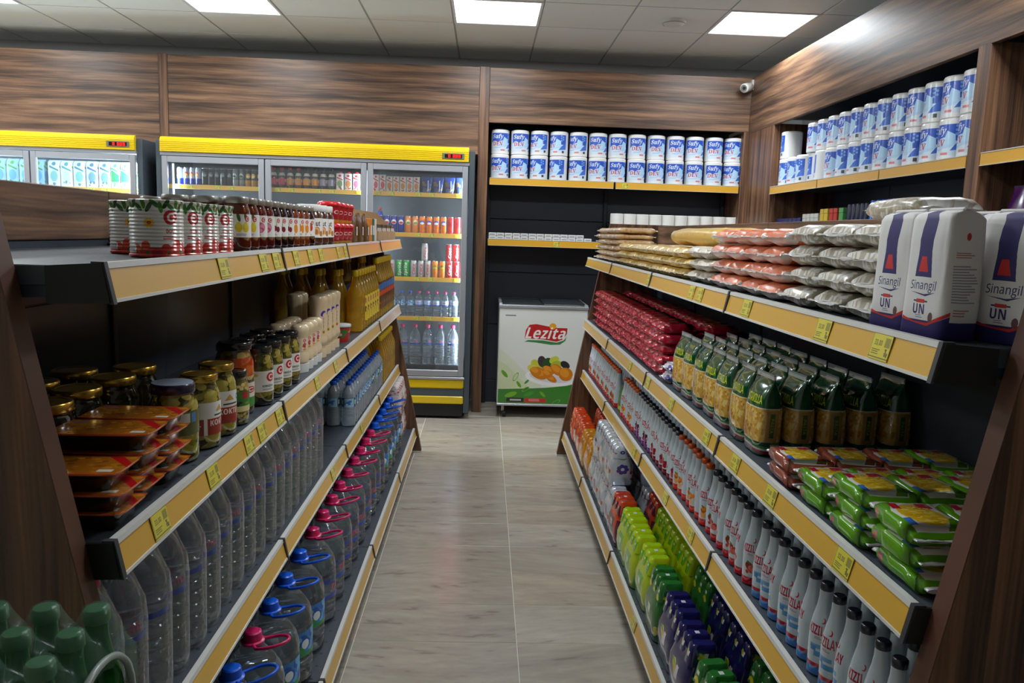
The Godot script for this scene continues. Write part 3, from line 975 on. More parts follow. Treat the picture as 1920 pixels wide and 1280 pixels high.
func left_second_shelf() -> void:
	var y: float = tops[LEFT][1] + 0.001
	# halva trays
	var film := cv(256, 192, c8(176, 104, 24))
	speckle(film, 60, 0.02, 0.06, [c8(190, 120, 30), c8(160, 90, 22), c8(200, 130, 40), c8(150, 84, 22)])
	rc(film, 0.0, 0.0, 1.0, 0.05, c8(196, 70, 30))
	rc(film, 0.0, 0.95, 1.0, 0.05, c8(206, 84, 36))
	pg(film, [Vector2(0.7, 0.05), Vector2(0.84, 0.05), Vector2(1.0, 0.4), Vector2(1.0, 0.62)], c8(190, 26, 30))
	rc(film, 0.78, 0.74, 0.14, 0.12, c8(226, 222, 210))
	rc(film, 0.06, 0.12, 0.16, 0.1, c8(120, 110, 160))
	var ft := mt("halva_film", Color.WHITE, 0.22, {"tex": film, "coat": 0.6})
	var blackp := mt("black_tray", c8(34, 26, 24), 0.25, {"coat": 0.5})
	var st := SurfaceTool.new()
	st.begin(Mesh.PRIMITIVE_TRIANGLES)
	quad(st, Vector3(-0.086, 0.0325, 0.052), Vector3(0.086, 0.0325, 0.052), Vector3(0.086, 0.0325, -0.052), Vector3(-0.086, 0.0325, -0.052))
	var lid_top := st.commit()
	var tr := proto("halva_tray")
	part(tr, "tub", loft("halva tub", [[0.0, 0.066, 0.038, 6.0], [0.003, 0.07, 0.041, 6.0], [0.0298, 0.078, 0.047, 6.0]], 28), blackp)
	part(tr, "rim", loft("halva rim", [[0.0298, 0.087, 0.054, 7.0], [0.0318, 0.088, 0.055, 7.0]], 28), mt("orange_rim", c8(206, 98, 52), 0.3, {"coat": 0.4}))
	part(tr, "film_lid", loft("halva film", [[0.0318, 0.0865, 0.0535, 7.0], [0.0326, 0.086, 0.053, 7.0]], 28, {"cap1": false}), ft)
	var lid := part(tr, "film_print", lid_top, ft)
	for col in 3:
		for k in [3, 4, 4][col]:
			put(tr, ["halva tray in the lowest stack beside the end panel", "halva tray in the middle stack of orange lidded trays", "halva tray in the stack beside the olive jar"][col], "tray", "halva trays", Vector3(-0.655 - 0.006 * col + jit(0.006), y + 0.0328 * k, -1.262 - 0.118 * col + jit(0.004)), jit(0.05))
	# jars
	var green := [c8(140, 130, 44), c8(160, 148, 60), c8(118, 110, 36), c8(172, 158, 72)]
	var olives := glass_contents("green_olives", olive_image(green, 110, 0.06))
	var pick := glass_contents("pickled_gherkins", olive_image([c8(96, 92, 28), c8(128, 118, 40), c8(74, 74, 24), c8(150, 134, 56)], 90, 0.06))
	var dark := glass_contents("dark_olives", olive_image([c8(48, 44, 20), c8(64, 56, 26), c8(34, 34, 16)], 110, 0.06))
	var mixi := olive_image([c8(190, 160, 90), c8(200, 176, 120), c8(150, 120, 60)], 120, 0.05)
	rc(mixi, 0.0, 0.18, 1.0, 0.26, c8(190, 76, 22))
	speckle(mixi, 40, 0.03, 0.06, [c8(206, 92, 30), c8(176, 60, 18)], 0, 0.18, 1, 0.24)
	var mixed := glass_contents("mixed_pickle", mixi)
	var caper := glass_contents("sliced_pepper", olive_image([c8(190, 172, 96), c8(206, 190, 120), c8(160, 140, 66)], 200, 0.03))
	# labels
	var k1 := cv(384, 128, c8(230, 228, 222))
	for u in [0.17, 0.5, 0.83]:
		rc(k1, u - 0.15, 0.5, 0.3, 0.5, c8(150, 44, 28))
		tx(k1, "KOKTEYL", u, 0.64, 30, c8(236, 230, 220), {"sx": 0.8})
		el(k1, u + 0.08, 0.22, 0.03, 0.1, c8(80, 150, 210))
		el(k1, u + 0.08, 0.22, 0.014, 0.05, c8(230, 240, 250))
		pg(k1, [Vector2(u - 0.08, 0.3), Vector2(u - 0.03, 0.1), Vector2(u + 0.02, 0.3)], c8(200, 160, 90))
		rc(k1, u - 0.09, 0.38, 0.16, 0.05, c8(60, 60, 60))
	var k2: Image = k1.duplicate()
	for u in [0.33, 0.67, 0.0]:
		rc(k2, u - 0.05, 0.0, 0.1, 1.0, c8(232, 228, 220))
		for i in 5:
			el(k2, u - 0.015, 0.1 + 0.2 * i, 0.018, 0.08, c8(190, 60, 40), 0.6)
			el(k2, u + 0.02, 0.18 + 0.2 * i, 0.016, 0.07, c8(40, 40, 44), -0.6)
	var lab1 := mt("kokteyl_label", Color.WHITE, 0.4, {"tex": k1, "coat": 0.3})
	var lab2 := mt("kokteyl_pattern_label", Color.WHITE, 0.4, {"tex": k2, "coat": 0.3})
	var k3 := cv(256, 128, c8(64, 120, 44))
	speckle(k3, 20, 0.02, 0.05, [c8(100, 160, 60), c8(44, 90, 34)], 0, 0, 1, 0.6)
	rc(k3, 0.0, 0.72, 1.0, 0.28, c8(222, 206, 150))
	for u in [0.25, 0.75]:
		speckle(k3, 8, 0.015, 0.025, [c8(40, 36, 60)], u, 0.5, 0.1, 0.2)
		rc(k3, u + 0.1, 0.05, 0.08, 0.3, c8(190, 30, 40))
	var lab3 := mt("pepper_label", Color.WHITE, 0.4, {"tex": k3, "coat": 0.3})
	var k4 := cv(512, 128, c8(230, 228, 222))
	for u in [0.25, 0.75]:
		roundel(k4, u + 0.1, 0.3, 0.055)
		el(k4, u - 0.08, 0.2, 0.035, 0.07, c8(226, 190, 40))
		leaf(k4, u - 0.14, 0.2, 0.05, 0.7, c8(60, 120, 44))
		tx(k4, "KORNİŞON", u + 0.07, 0.72, 20, c8(50, 60, 50), {"sx": 0.7})
		lines(k4, 2, u, 0.84, 0.16, 0.1, c8(120, 120, 110))
	var lab4 := mt("gherkin_label", Color.WHITE, 0.4, {"tex": k4, "coat": 0.3})
	var k5 := cv(256, 128, c8(220, 214, 196))
	for u in [0.25, 0.75]:
		roundel(k5, u + 0.13, 0.3, 0.07)
		rc(k5, u + 0.08, 0.62, 0.16, 0.38, c8(60, 140, 60))
		el(k5, u, 0.12, 0.04, 0.08, c8(226, 150, 40))
	var lab5 := mt("mixed_pickle_label", Color.WHITE, 0.4, {"tex": k5, "coat": 0.3})
	var k6 := cv(256, 128, c8(90, 94, 46))
	for u in [0.25, 0.75]:
		rc(k6, u - 0.02, 0.08, 0.08, 0.4, c8(206, 204, 190))
		rc(k6, u + 0.07, 0.08, 0.04, 0.4, c8(80, 130, 190))
	var lab6 := mt("olive_small_label", Color.WHITE, 0.3, {"tex": k6, "coat": 0.4})
	var lid_blue := mt("pale_blue_lid", c8(178, 190, 208), 0.25, {"coat": 0.4})
	var big := jar("olive_jar", "oa", 0.05, 0.165, olives, lab6, 0.06, 0.11, mt("dark_blue_lid", c8(40, 34, 60), 0.25, {"coat": 0.4}), 0.02)
	part(big, "lid_disc", loft("lid disc", [[0.1652, 0.041], [0.1658, 0.0405]], 20), lid_blue)
	put(big, "green olive jar with a pale blue lid beside the halva trays", "jar", "", Vector3(-0.642, y, -1.625), PI / 2 + 0.7)
	put(jar("olive_jar", "ob", 0.045, 0.165, olives, lab1, 0.032, 0.105, gold()), "green olive jar with gold lid and a KOKTEYL label", "jar", "", Vector3(-0.628, y, -1.735), PI / 2 + 0.1)
	put(jar("olive_jar", "oc", 0.044, 0.17, olives, lab2, 0.032, 0.108, gold()), "green olive jar with gold lid and a patterned stripe on its label", "jar", "", Vector3(-0.626, y, -1.845), PI / 2 - 0.35)
	put(jar("pepper_jar", "od", 0.0385, 0.135, caper, lab3, 0.035, 0.085, black_lid()), "small jar of pale pickled peppers with a green label", "jar", "", Vector3(-0.62, y, -1.945), PI / 2 + 0.3)
	put(jar("pickle_jar", "oe", 0.048, 0.19, mixed, lab5, 0.022, 0.085, black_lid(), 0.02), "tall jar of mixed pickles with an orange layer and black lid", "jar", "", Vector3(-0.65, y, -2.06), PI / 2 + 0.4)
	var gh := jar("pickle_jar", "of", 0.0405, 0.165, pick, lab4, 0.04, 0.098, black_lid(), 0.02)
	for i in 4:
		put(gh, "gherkin jar with black lid and red roundel label, front row", "jar", "gherkin jars", Vector3(-0.621, y, -2.17 - 0.105 * i), PI / 2 + 0.55)
		put(gh, "gherkin jar with black lid standing in the second row", "jar", "gherkin jars", Vector3(-0.705, y, -2.19 - 0.105 * i), PI / 2 + 0.25)
	var bigdark := jar("olive_jar", "og", 0.052, 0.165, dark, null, 0, 0, gold(), 0.018)
	for p in [[-0.79, -1.42], [-0.80, -1.55], [-0.79, -1.68], [-0.80, -1.81], [-0.90, -1.45], [-0.91, -1.6], [-0.90, -1.74]]:
		put(bigdark, "dark olive jar with a plain gold lid at the back of the shelf", "jar", "gold lidded jars at the back", Vector3(p[0], y, p[1]), 0)
	# mayonnaise, small bottles standing on white caps and large ones
	var mayo := mt("mayonnaise_plastic", c8(222, 200, 164), 0.28, {"coat": 0.5})
	var mi := cv(256, 96, c8(222, 200, 164))
	rc(mi, 0.43, 0.04, 0.14, 0.92, c8(228, 212, 186))
	roundel(mi, 0.5, 0.18, 0.045)
	speckle(mi, 16, 0.012, 0.026, [c8(60, 80, 150), c8(190, 60, 70)], 0.46, 0.38, 0.08, 0.3)
	el(mi, 0.5, 0.84, 0.05, 0.08, c8(226, 150, 60))
	var sm := proto("mayonnaise_bottle")
	part(sm, "cap", loft("mayo cap", [[0.0, 0.028, 0.024, 3.0], [0.03, 0.03, 0.026, 3.0]], 20), white_plastic())
	part(sm, "bottle", loft("mayo body", [[0.03, 0.02, 0.018], [0.036, 0.031, 0.025, 2.4], [0.052, 0.033, 0.026, 2.5], [0.07, 0.028, 0.022, 2.6], [0.12, 0.028, 0.022, 2.6], [0.138, 0.033, 0.026, 2.5], [0.155, 0.033, 0.026, 2.4], [0.163, 0.026, 0.02], [0.165, 0.014, 0.01]], 20), mayo)
	part(sm, "label", loft("mayo label", [[0.072, 0.0284, 0.0224, 2.6], [0.118, 0.0284, 0.0224, 2.6]], 24, {"cap0": false, "cap1": false}), mt("mayonnaise_label", Color.WHITE, 0.3, {"tex": mi, "coat": 0.4}))
	for i in 4:
		for row in 2:
			put(sm, "small mayonnaise squeeze bottle standing on its white cap, %s row" % ["front", "back"][row], "bottle", "small mayonnaise bottles", Vector3(-0.625 - 0.075 * row, y, -2.68 - 0.072 * i), PI / 2 - 0.5 + jit(0.06))
	var bi := cv(384, 208, c8(222, 200, 164))
	el(bi, 0.49, 0.16, 0.075, 0.1, c8(52, 48, 160), -0.5)
	el(bi, 0.525, 0.2, 0.058, 0.07, c8(222, 200, 164), -0.5)
	for i in 9: rc(bi, 0.485 + 0.008 * (i % 2), 0.32 + 0.05 * i, 0.024 - 0.006 * (i % 3), 0.03, c8(70, 62, 52))
	el(bi, 0.5, 0.86, 0.05, 0.08, c8(214, 170, 80))
	el(bi, 0.5, 0.87, 0.02, 0.04, c8(120, 60, 40))
	var lg := proto("mayonnaise_bottle")
	part(lg, "cap", loft("mayo big cap", [[0.0, 0.031, 0.026, 3.0], [0.034, 0.031, 0.026, 3.0]], 20), mayo)
	part(lg, "bottle", loft("mayo big", [[0.034, 0.022, 0.018], [0.045, 0.032, 0.025, 2.4], [0.062, 0.039, 0.029, 2.6], [0.08, 0.0352, 0.0258, 2.8], [0.13, 0.0344, 0.0252, 2.8], [0.188, 0.0352, 0.0258, 2.8], [0.208, 0.039, 0.029, 2.6], [0.226, 0.04, 0.03, 2.4], [0.234, 0.035, 0.026], [0.238, 0.02, 0.015]], 20), mayo)
	part(lg, "label", loft("mayo big label", [[0.085, 0.0356, 0.0262, 2.8], [0.13, 0.0348, 0.0256, 2.8], [0.185, 0.0356, 0.0262, 2.8]], 24, {"cap0": false, "cap1": false}), mt("mayonnaise_big_label", Color.WHITE, 0.3, {"tex": bi, "coat": 0.4}))
	for i in 4:
		put(lg, "large cream mayonnaise squeeze bottle with a blue swoosh", "bottle", "large mayonnaise bottles", Vector3(-0.63, y, -3.0 - 0.09 * i), PI / 2 - 0.45)
	for i in 2:
		put(lg, "large cream mayonnaise squeeze bottle in the second row", "bottle", "large mayonnaise bottles", Vector3(-0.73, y, -3.05 - 0.09 * i), PI / 2 + 0.4)
	var ti := cv(256, 96, c8(180, 40, 40))
	speckle(ti, 40, 0.03, 0.06, [c8(70, 110, 50), c8(206, 190, 150), c8(170, 60, 40)])
	for u in [0.2, 0.5, 0.8]: roundel(ti, u, 0.4, 0.05)
	var tubp := proto("sauce_tub")
	part(tubp, "body", loft("sauce tub", [[0.0, 0.034], [0.07, 0.042]], 20, {"cap1": false}), mt("sauce_tub_print", Color.WHITE, 0.35, {"tex": ti}))
	part(tubp, "lid", loft("sauce tub lid", [[0.066, 0.0445], [0.074, 0.0445], [0.076, 0.042]], 20), mt("clear_white_lid", c8(206, 212, 214), 0.3))
	put(tubp, "small round sauce tub with red and green print beside the mayonnaise", "tub", "", Vector3(-0.625, y, -3.45), PI / 2)
	oil_bottles(y)

func oil_bottle(h: float, r: float) -> Node3D:
	var p := proto("oil_bottle")
	var k := "oil %.2f" % h
	part(p, "bottle", loft(k, [[0.0, r * 0.85, r * 0.85, 2.6], [0.006, r, r, 2.6], [h * 0.3, r, r, 2.6], [h * 0.33, r * 0.93, r * 0.93, 2.4], [h * 0.36, r, r, 2.4], [h * 0.56, r, r, 2.2], [h * 0.66, r * 0.88], [h * 0.76, r * 0.58], [h * 0.84, r * 0.38], [h * 0.92, r * 0.34]], 16), mt("sunflower_oil", c8(240, 196, 64), 0.04, {"alpha": 0.28, "refr": 0.045}))
	part(p, "cap", loft(k + " cap", [[h * 0.9, r * 0.44], [h * 0.905, r * 0.46], [h * 0.985, r * 0.44], [h, r * 0.38]], 14), mt("yellow_cap", c8(226, 190, 20), 0.35))
	return p

func oil_bottles(y: float) -> void:
	var im := cv(256, 128, c8(210, 180, 40))
	for u in [0.25, 0.75]:
		rc(im, u - 0.15, 0.0, 0.3, 1.0, c8(224, 200, 60))
		speckle(im, 18, 0.015, 0.04, [c8(120, 70, 30), c8(80, 110, 40), c8(230, 160, 30)], u - 0.1, 0.4, 0.2, 0.5)
		rc(im, u - 0.12, 0.1, 0.24, 0.2, c8(180, 100, 90))
	var lab := mt("oil_label", Color.WHITE, 0.3, {"tex": im, "coat": 0.4})
	var im2 := cv(256, 128, c8(96, 60, 30))
	for u in [0.25, 0.75]:
		pg(im2, [Vector2(u - 0.2, 0.3), Vector2(u + 0.2, 0.0), Vector2(u + 0.2, 0.25), Vector2(u - 0.2, 0.55)], c8(70, 110, 170))
		pg(im2, [Vector2(u - 0.2, 0.58), Vector2(u + 0.2, 0.28), Vector2(u + 0.2, 0.45), Vector2(u - 0.2, 0.75)], c8(206, 80, 40))
		speckle(im2, 12, 0.015, 0.03, [c8(140, 90, 40), c8(70, 40, 24)], u - 0.15, 0.75, 0.3, 0.25)
	var lab2 := mt("oil_label_striped", Color.WHITE, 0.3, {"tex": im2, "coat": 0.4})
	var a := oil_bottle(0.295, 0.038)
	part(a, "label", loft("oil label a", [[0.04, 0.0387, 0.0387, 2.5], [0.165, 0.0387, 0.0387, 2.3]], 20, {"cap0": false, "cap1": false}), lab)
	var plain := oil_bottle(0.295, 0.038)
	var b := oil_bottle(0.335, 0.038)
	part(b, "label", loft("oil label b", [[0.05, 0.0387, 0.0387, 2.5], [0.2, 0.0387, 0.0387, 2.3]], 20, {"cap0": false, "cap1": false}), lab2)
	for i in 8:
		for row in 5:
			if row > 0 and i > 1: continue
			put(a if row == 0 and i > 1 else plain, "sunflower oil bottle with yellow cap, %s" % ("front row beside the sauce tub" if row == 0 else "in the rows behind the front oil bottles"), "bottle", "sunflower oil bottles", Vector3(-0.62 - 0.086 * row, y, -3.78 - 0.085 * i), PI / 2 + 0.3)
	for i in 8:
		for row in 4:
			if row > 0 and i > 1: continue
			put(b, "tall sunflower oil bottle with striped label, %s" % ("front row" if row == 0 else "behind the front row"), "bottle", "tall sunflower oil bottles", Vector3(-0.615 - 0.085 * row, y, -4.465 - 0.084 * i), PI / 2 + 0.3)

# ------------------------------------------------------------------ left gondola, third shelf: water in shrink packs, small water, oil
func water() -> StandardMaterial3D:
	return mt("clear_water_bottle", c8(226, 234, 238), 0.03, {"alpha": 0.06, "refr": 0.033})

func film() -> StandardMaterial3D:
	return mt("shrink_film", c8(226, 230, 234), 0.12, {"alpha": 0.08, "spec": 0.8})

func pet_bottle(called: String, h: float, r: float, cap: Material, label: Material, ly0: float, ly1: float, body: Material = null) -> Node3D:
	var p := proto(called)
	var rings := [[0.0, r * 0.7], [0.006, r * 0.95]]
	var n := 7
	for i in n:
		var y := 0.02 + (h * 0.62 - 0.02) * i / n
		rings.append([y, r])
		rings.append([y + h * 0.62 / n * 0.72, r])
		rings.append([y + h * 0.62 / n * 0.86, r * 0.915])
	rings.append_array([[h * 0.66, r], [h * 0.74, r * 0.93], [h * 0.82, r * 0.72], [h * 0.89, r * 0.4], [h * 0.92, r * 0.32], [h * 0.94, r * 0.32]])
	part(p, "bottle", loft("pet %.2f %.3f" % [h, r], rings, 20, {"crease": 0.97}), body if body else water())
	part(p, "cap", loft("pet cap %.2f %.3f" % [h, r], [[h * 0.925, r * 0.38], [h * 0.93, r * 0.4], [h * 0.99, r * 0.4], [h, r * 0.34]], 14), cap)
	part(p, "label", loft("pet label %.2f %.3f" % [h, r], [[ly0, r + 0.0005], [ly1, r + 0.0005]], 18, {"cap0": false, "cap1": false}), label)
	return p

func pink_cap() -> StandardMaterial3D: return mt("pink_cap", c8(206, 36, 100), 0.3)
func blue_cap() -> StandardMaterial3D: return mt("blue_cap", c8(20, 92, 214), 0.3)

func left_third_shelf() -> void:
	var y: float = tops[LEFT][2] + 0.001
	var im := cv(440, 80, Color(0.62, 0.68, 0.78, 0.16))
	rc(im, 0, 0.78, 1, 0.22, c8(40, 66, 160))
	for u in [0.2, 0.53, 0.86]:
		tx(im, "nu", u, 0.42, 40, c8(186, 60, 100))
		rc(im, u - 0.15, 0.3, 0.06, 0.2, Color(0.28, 0.33, 0.58, 0.6))
	var lab := mt("large_water_label", Color.WHITE, 0.3, {"tex": im, "alpha": 1.0})
	var b := pet_bottle("water_bottle", 0.325, 0.042, pink_cap(), lab, 0.165, 0.215)
	var pack := proto("water_pack")
	for ix in 3:
		for iz in 2:
			var k: Node3D = b.duplicate()
			k.remove_meta("kind_name")
			k.name = "bottle"
			k.position = Vector3(0.0455 * (2 * iz - 1), 0.001, -0.046 - 0.089 * ix)
			k.rotation.y = [0.5, -0.3, 1.0][ix] + iz
			pack.add_child(k, true)
	# film hull: hugs the bottles, drawn in over their shoulders
	for iz in 2:
		part(pack, "shrink_film", loft("water film", [[0.0, 0.043, 0.134, 3.2, 0.0, -0.135], [0.01, 0.0445, 0.136, 3.2, 0.0, -0.135], [0.2, 0.0445, 0.136, 3.2, 0.0, -0.135], [0.24, 0.042, 0.132, 3.0, 0.0, -0.135], [0.285, 0.03, 0.115, 3.0, 0.0, -0.135], [0.318, 0.021, 0.105, 3.0, 0.0, -0.135], [0.33, 0.018, 0.1, 3.0, 0.0, -0.135]], 36, {"wr": 0.007, "freq": 22.0}), film(), Vector3(0.0455 * (2 * iz - 1), 0, 0))
	for i in 9:
		put(pack, "shrink wrapped pack of six large clear water bottles" + (" beside the green bottle packs" if i == 0 else " beside the gap in the row" if i == 8 else " between two like packs"), "water pack", "shrink wrapped water packs", Vector3(-0.588 - jit(0.006), y, -1.285 - 0.19 * i), PI / 2 + jit(0.02))
	var im2 := cv(256, 96, c8(150, 190, 220))
	for u in [0.2, 0.53, 0.86]:
		speckle(im2, 8, 0.02, 0.05, [c8(226, 236, 242), c8(90, 150, 206), c8(60, 110, 180)], u - 0.12, 0.1, 0.24, 0.8)
		rc(im2, u - 0.16, 0.0, 0.1, 1.0, c8(40, 80, 110))
		rc(im2, u - 0.14, 0.2, 0.05, 0.5, c8(206, 220, 210))
	var lab2 := mt("small_water_label", Color.WHITE, 0.3, {"tex": im2})
	var sm := pet_bottle("small_water_bottle", 0.205, 0.0325, blue_cap(), lab2, 0.092, 0.132, mt("milky_water_bottle", c8(214, 226, 236), 0.08, {"alpha": 0.3, "refr": 0.033}))
	for i in 15:
		for row in 5:
			if row > 1 and i > 2: continue
			put(sm, "half litre water bottle with blue cap and pale blue label, %s" % ("front row" if row == 0 else "behind the front row"), "bottle", "small water bottles", Vector3(-0.607 - 0.068 * row, y, -3.545 - 0.068 * i), PI / 2 + jit(0.6))
	var small_oil := oil_bottle(0.275, 0.036)
	for i in 8:
		for row in 2:
			put(small_oil, "slim sunflower oil bottle with yellow cap, %s row of the lower shelf" % ["front", "second"][row], "bottle", "slim oil bottles", Vector3(-0.61 - 0.08 * row, y, -4.60 - 0.075 * i), PI / 2)

# ------------------------------------------------------------------ left gondola, bottom shelf: five litre water
func five_litre(cap: Material, label: Material) -> Node3D:
	var p := proto("large_water_bottle")
	var r := 0.077
	var rings := [[0.0, 0.05], [0.004, 0.066], [0.014, r]]
	for i in 4:
		rings.append([0.03 + 0.016 * i, r])
		rings.append([0.038 + 0.016 * i, r * 0.97])
	rings.append_array([[0.086, r], [0.166, r], [0.174, r * 0.975], [0.182, r], [0.2, r * 0.985], [0.225, r * 0.9], [0.252, r * 0.68], [0.275, r * 0.42], [0.284, r * 0.33], [0.29, r * 0.31], [0.296, r * 0.31]])
	part(p, "bottle", loft("five litre", rings, 28, {"crease": 0.93}), water())
	part(p, "label", loft("five litre label", [[0.088, r + 0.0006], [0.165, r + 0.0006]], 28, {"cap0": false, "cap1": false}), label)
	part(p, "cap", loft("five litre cap", [[0.289, 0.0285], [0.296, 0.0295], [0.298, 0.0235], [0.318, 0.022], [0.321, 0.018]], 18), cap)
	var path := []
	for i in 17:
		var a := -PI * 0.62 + PI * 1.24 * i / 16.0
		path.append(Vector3(0.036 * sin(a), 0.296 + 0.02 * sin(PI * i / 16.0), 0.055 + 0.05 * cos(a)))
	path.push_front(Vector3(-0.02, 0.294, 0.018))
	path.append(Vector3(0.02, 0.294, 0.018))
	part(p, "handle", tube("five litre handle", path, 0.0042, 8), cap)
	return p

func left_bottom_shelf() -> void:
	var y: float = tops[LEFT][3] + 0.001
	var clear := Color(0.7, 0.76, 0.82, 0.1)
	var a := cv(512, 80, clear)
	for u in [0.5]:
		rc(a, u - 0.16, 0.0, 0.32, 1.0, c8(60, 130, 206))
		speckle(a, 16, 0.015, 0.04, [c8(100, 176, 226), c8(226, 236, 240), c8(60, 150, 90), c8(30, 90, 180)], u - 0.14, 0.05, 0.28, 0.7)
		rc(a, u - 0.16, 0.84, 0.32, 0.16, c8(60, 150, 80))
	var b := cv(512, 80, clear)
	rc(b, 0, 0.84, 1, 0.16, c8(50, 76, 176))
	for u in [0.25, 0.5, 0.75]:
		tx(b, "nu", u + 0.02, 0.5, 40, c8(190, 60, 104))
		rc(b, u - 0.1, 0.1, 0.06, 0.2, Color(0.28, 0.34, 0.68, 0.7))
	var blue := five_litre(blue_cap(), mt("five_litre_blue_label", Color.WHITE, 0.3, {"tex": a, "alpha": 1.0}))
	var pink := five_litre(pink_cap(), mt("five_litre_pink_label", Color.WHITE, 0.3, {"tex": b, "alpha": 1.0}))
	var z := [-1.714, -1.882, -2.045, -2.21, -2.385, -2.576, -2.744, -2.91, -3.075, -3.25, -3.425, -3.59, -3.75, -3.91, -4.07, -4.23, -4.39, -4.55, -4.71]
	var kinds := [1, 0, 1, 1, 1, 0, 0, 0, 0, 0, 0, 0, 0, 0, 1, 1, 1, 1, 1]
	for i in z.size():
		put(blue if kinds[i] else pink, ("clear five litre water bottle with a blue cap and handle, front row" if kinds[i] else "clear five litre water bottle with a pink cap and handle, front row"), "bottle", "five litre water bottles", Vector3(-0.56, y, z[i]), PI / 2 - 0.3 + jit(0.3))
		put(blue if kinds[i] else pink, "clear five litre water bottle standing in the second row", "bottle", "five litre water bottles", Vector3(-0.73, y, z[i] - 0.04), PI / 2 + PI + jit(0.3))
	# printed drink packs at the far end
	var im := cv(256, 192, c8(206, 200, 200))
	speckle(im, 60, 0.02, 0.05, [c8(190, 40, 40), c8(226, 222, 220), c8(150, 120, 120), c8(200, 70, 60)])
	var pk := multi_pack("soda_pack", mt("red_white_pack", Color.WHITE, 0.3, {"tex": im, "coat": 0.5}), 0.185)
	for i in 2:
		for tier in 2:
			put(pk, "red and white printed soda pack at the far end of the bottom shelf, %s tier" % ["lower", "upper"][tier], "drink pack", "red and white packs", Vector3(-0.555, y + 0.186 * tier, -4.90 - 0.19 * i), PI / 2)

# ------------------------------------------------------------------ right gondola
func laid(key: String, m: ArrayMesh, xf: Transform3D) -> ArrayMesh:
	if not meshes.has(key):
		var st := SurfaceTool.new()
		st.append_from(m, 0, xf)
		meshes[key] = st.commit()
	return meshes[key]

func pillow(key: String, l: float, w: float, t: float, axis: String, wr := 0.006, sd := 1, freq := 20.0, ex := 2.8) -> ArrayMesh:
	# a filled bag lying flat on its origin, its length along x or z
	var a := l / 2
	var b := w / 2
	var c := t / 2
	var m := loft(key + " up", [[-a, b * 0.9, 0.0012, 4.0], [-a + 0.013, b * 0.9, 0.0018, 4.0], [-a + 0.016, b * 0.94, c * 0.6, ex], [-a + 0.03, b * 0.97, c * 0.9, ex], [-a * 0.68, b * 0.99, c, ex], [-a * 0.25, b, c, ex], [a * 0.25, b, c, ex], [a * 0.68, b * 0.99, c, ex], [a - 0.03, b * 0.97, c * 0.9, ex], [a - 0.016, b * 0.94, c * 0.6, ex], [a - 0.013, b * 0.9, 0.0018, 4.0], [a, b * 0.9, 0.0012, 4.0]], 24, {"wr": wr, "seed": sd, "freq": freq, "flat": c, "wide": b})
	# length y -> x or z, depth z -> up
	var basis := Basis(Vector3(0, 0, 1), Vector3(1, 0, 0), Vector3(0, 1, 0)) if axis == "x" else Basis(Vector3(-1, 0, 0), Vector3(0, 0, 1), Vector3(0, 1, 0))
	return laid(key, m, Transform3D(basis, Vector3(0, c, 0)))

func bag_material(key: String, grain: Array, r: float, n: int, ends: Color, band: Color, half := false) -> StandardMaterial3D:
	var im := cv(256, 256, grain[0])
	speckle(im, n, r * 0.6, r, grain)
	rc(im, 0, 0, 1, 0.035, ends)
	rc(im, 0, 0.965, 1, 0.035, ends)
	if half:
		for v in [0.0, 0.8]:
			rc(im, 0.0, v, 0.27, 0.2, ends)
			rc(im, 0.73, v, 0.27, 0.2, ends)
	else:
		speckle(im, 9, 0.015, 0.035, [ends], 0, 0.03, 1, 0.07)
		speckle(im, 9, 0.015, 0.035, [ends], 0, 0.9, 1, 0.07)
	rc(im, 0.36, 0.34, 0.06, 0.32, band)
	rc(im, 0.58, 0.3, 0.05, 0.4, band.darkened(0.5))
	for i in 3:
		rc(im, 0.43 + 0.03 * i, 0.4, 0.012, 0.2 - 0.04 * i, c8(60, 50, 40))
	return mt(key, Color.WHITE, 0.35, {"tex": im, "coat": 0.5, "coat_rough": 0.16})

func bag_stack(called: String, m: Material, label: String, group: String, z0: float, n: int, pitch: float, tiers: int, l: float, w: float, t: float, x0: float, y: float, rows := 1) -> void:
	var ps := []
	for v in 3:
		var p := proto(called)
		part(p, "bag", pillow("%s %.3f %.3f %d" % [called, l, w, v], l, w, t, "x", 0.008 if t > 0.0425 or w > 0.1 else 0.005, 11 + v * 5, 15.0 if w > 0.1 else 24.0), m)
		ps.append(p)
	for tier in tiers:
		for i in n:
			for r in rows:
				if r > 0 and tier < tiers - 2: continue
				put(ps[(i + tier * 2 + r) % 3], label + [", lowest layer", ", second layer", ", third layer", ", fourth layer", ", fifth layer", ", sixth layer"][tier], "bag", group, Vector3(x0 + l / 2 + r * (l + 0.004) + rng.randf() * 0.012, y + tier * (t + 0.0008), z0 + pitch * i + (0.12 * pitch if tier % 2 else 0.0) + jit(0.004)), jit(0.02))

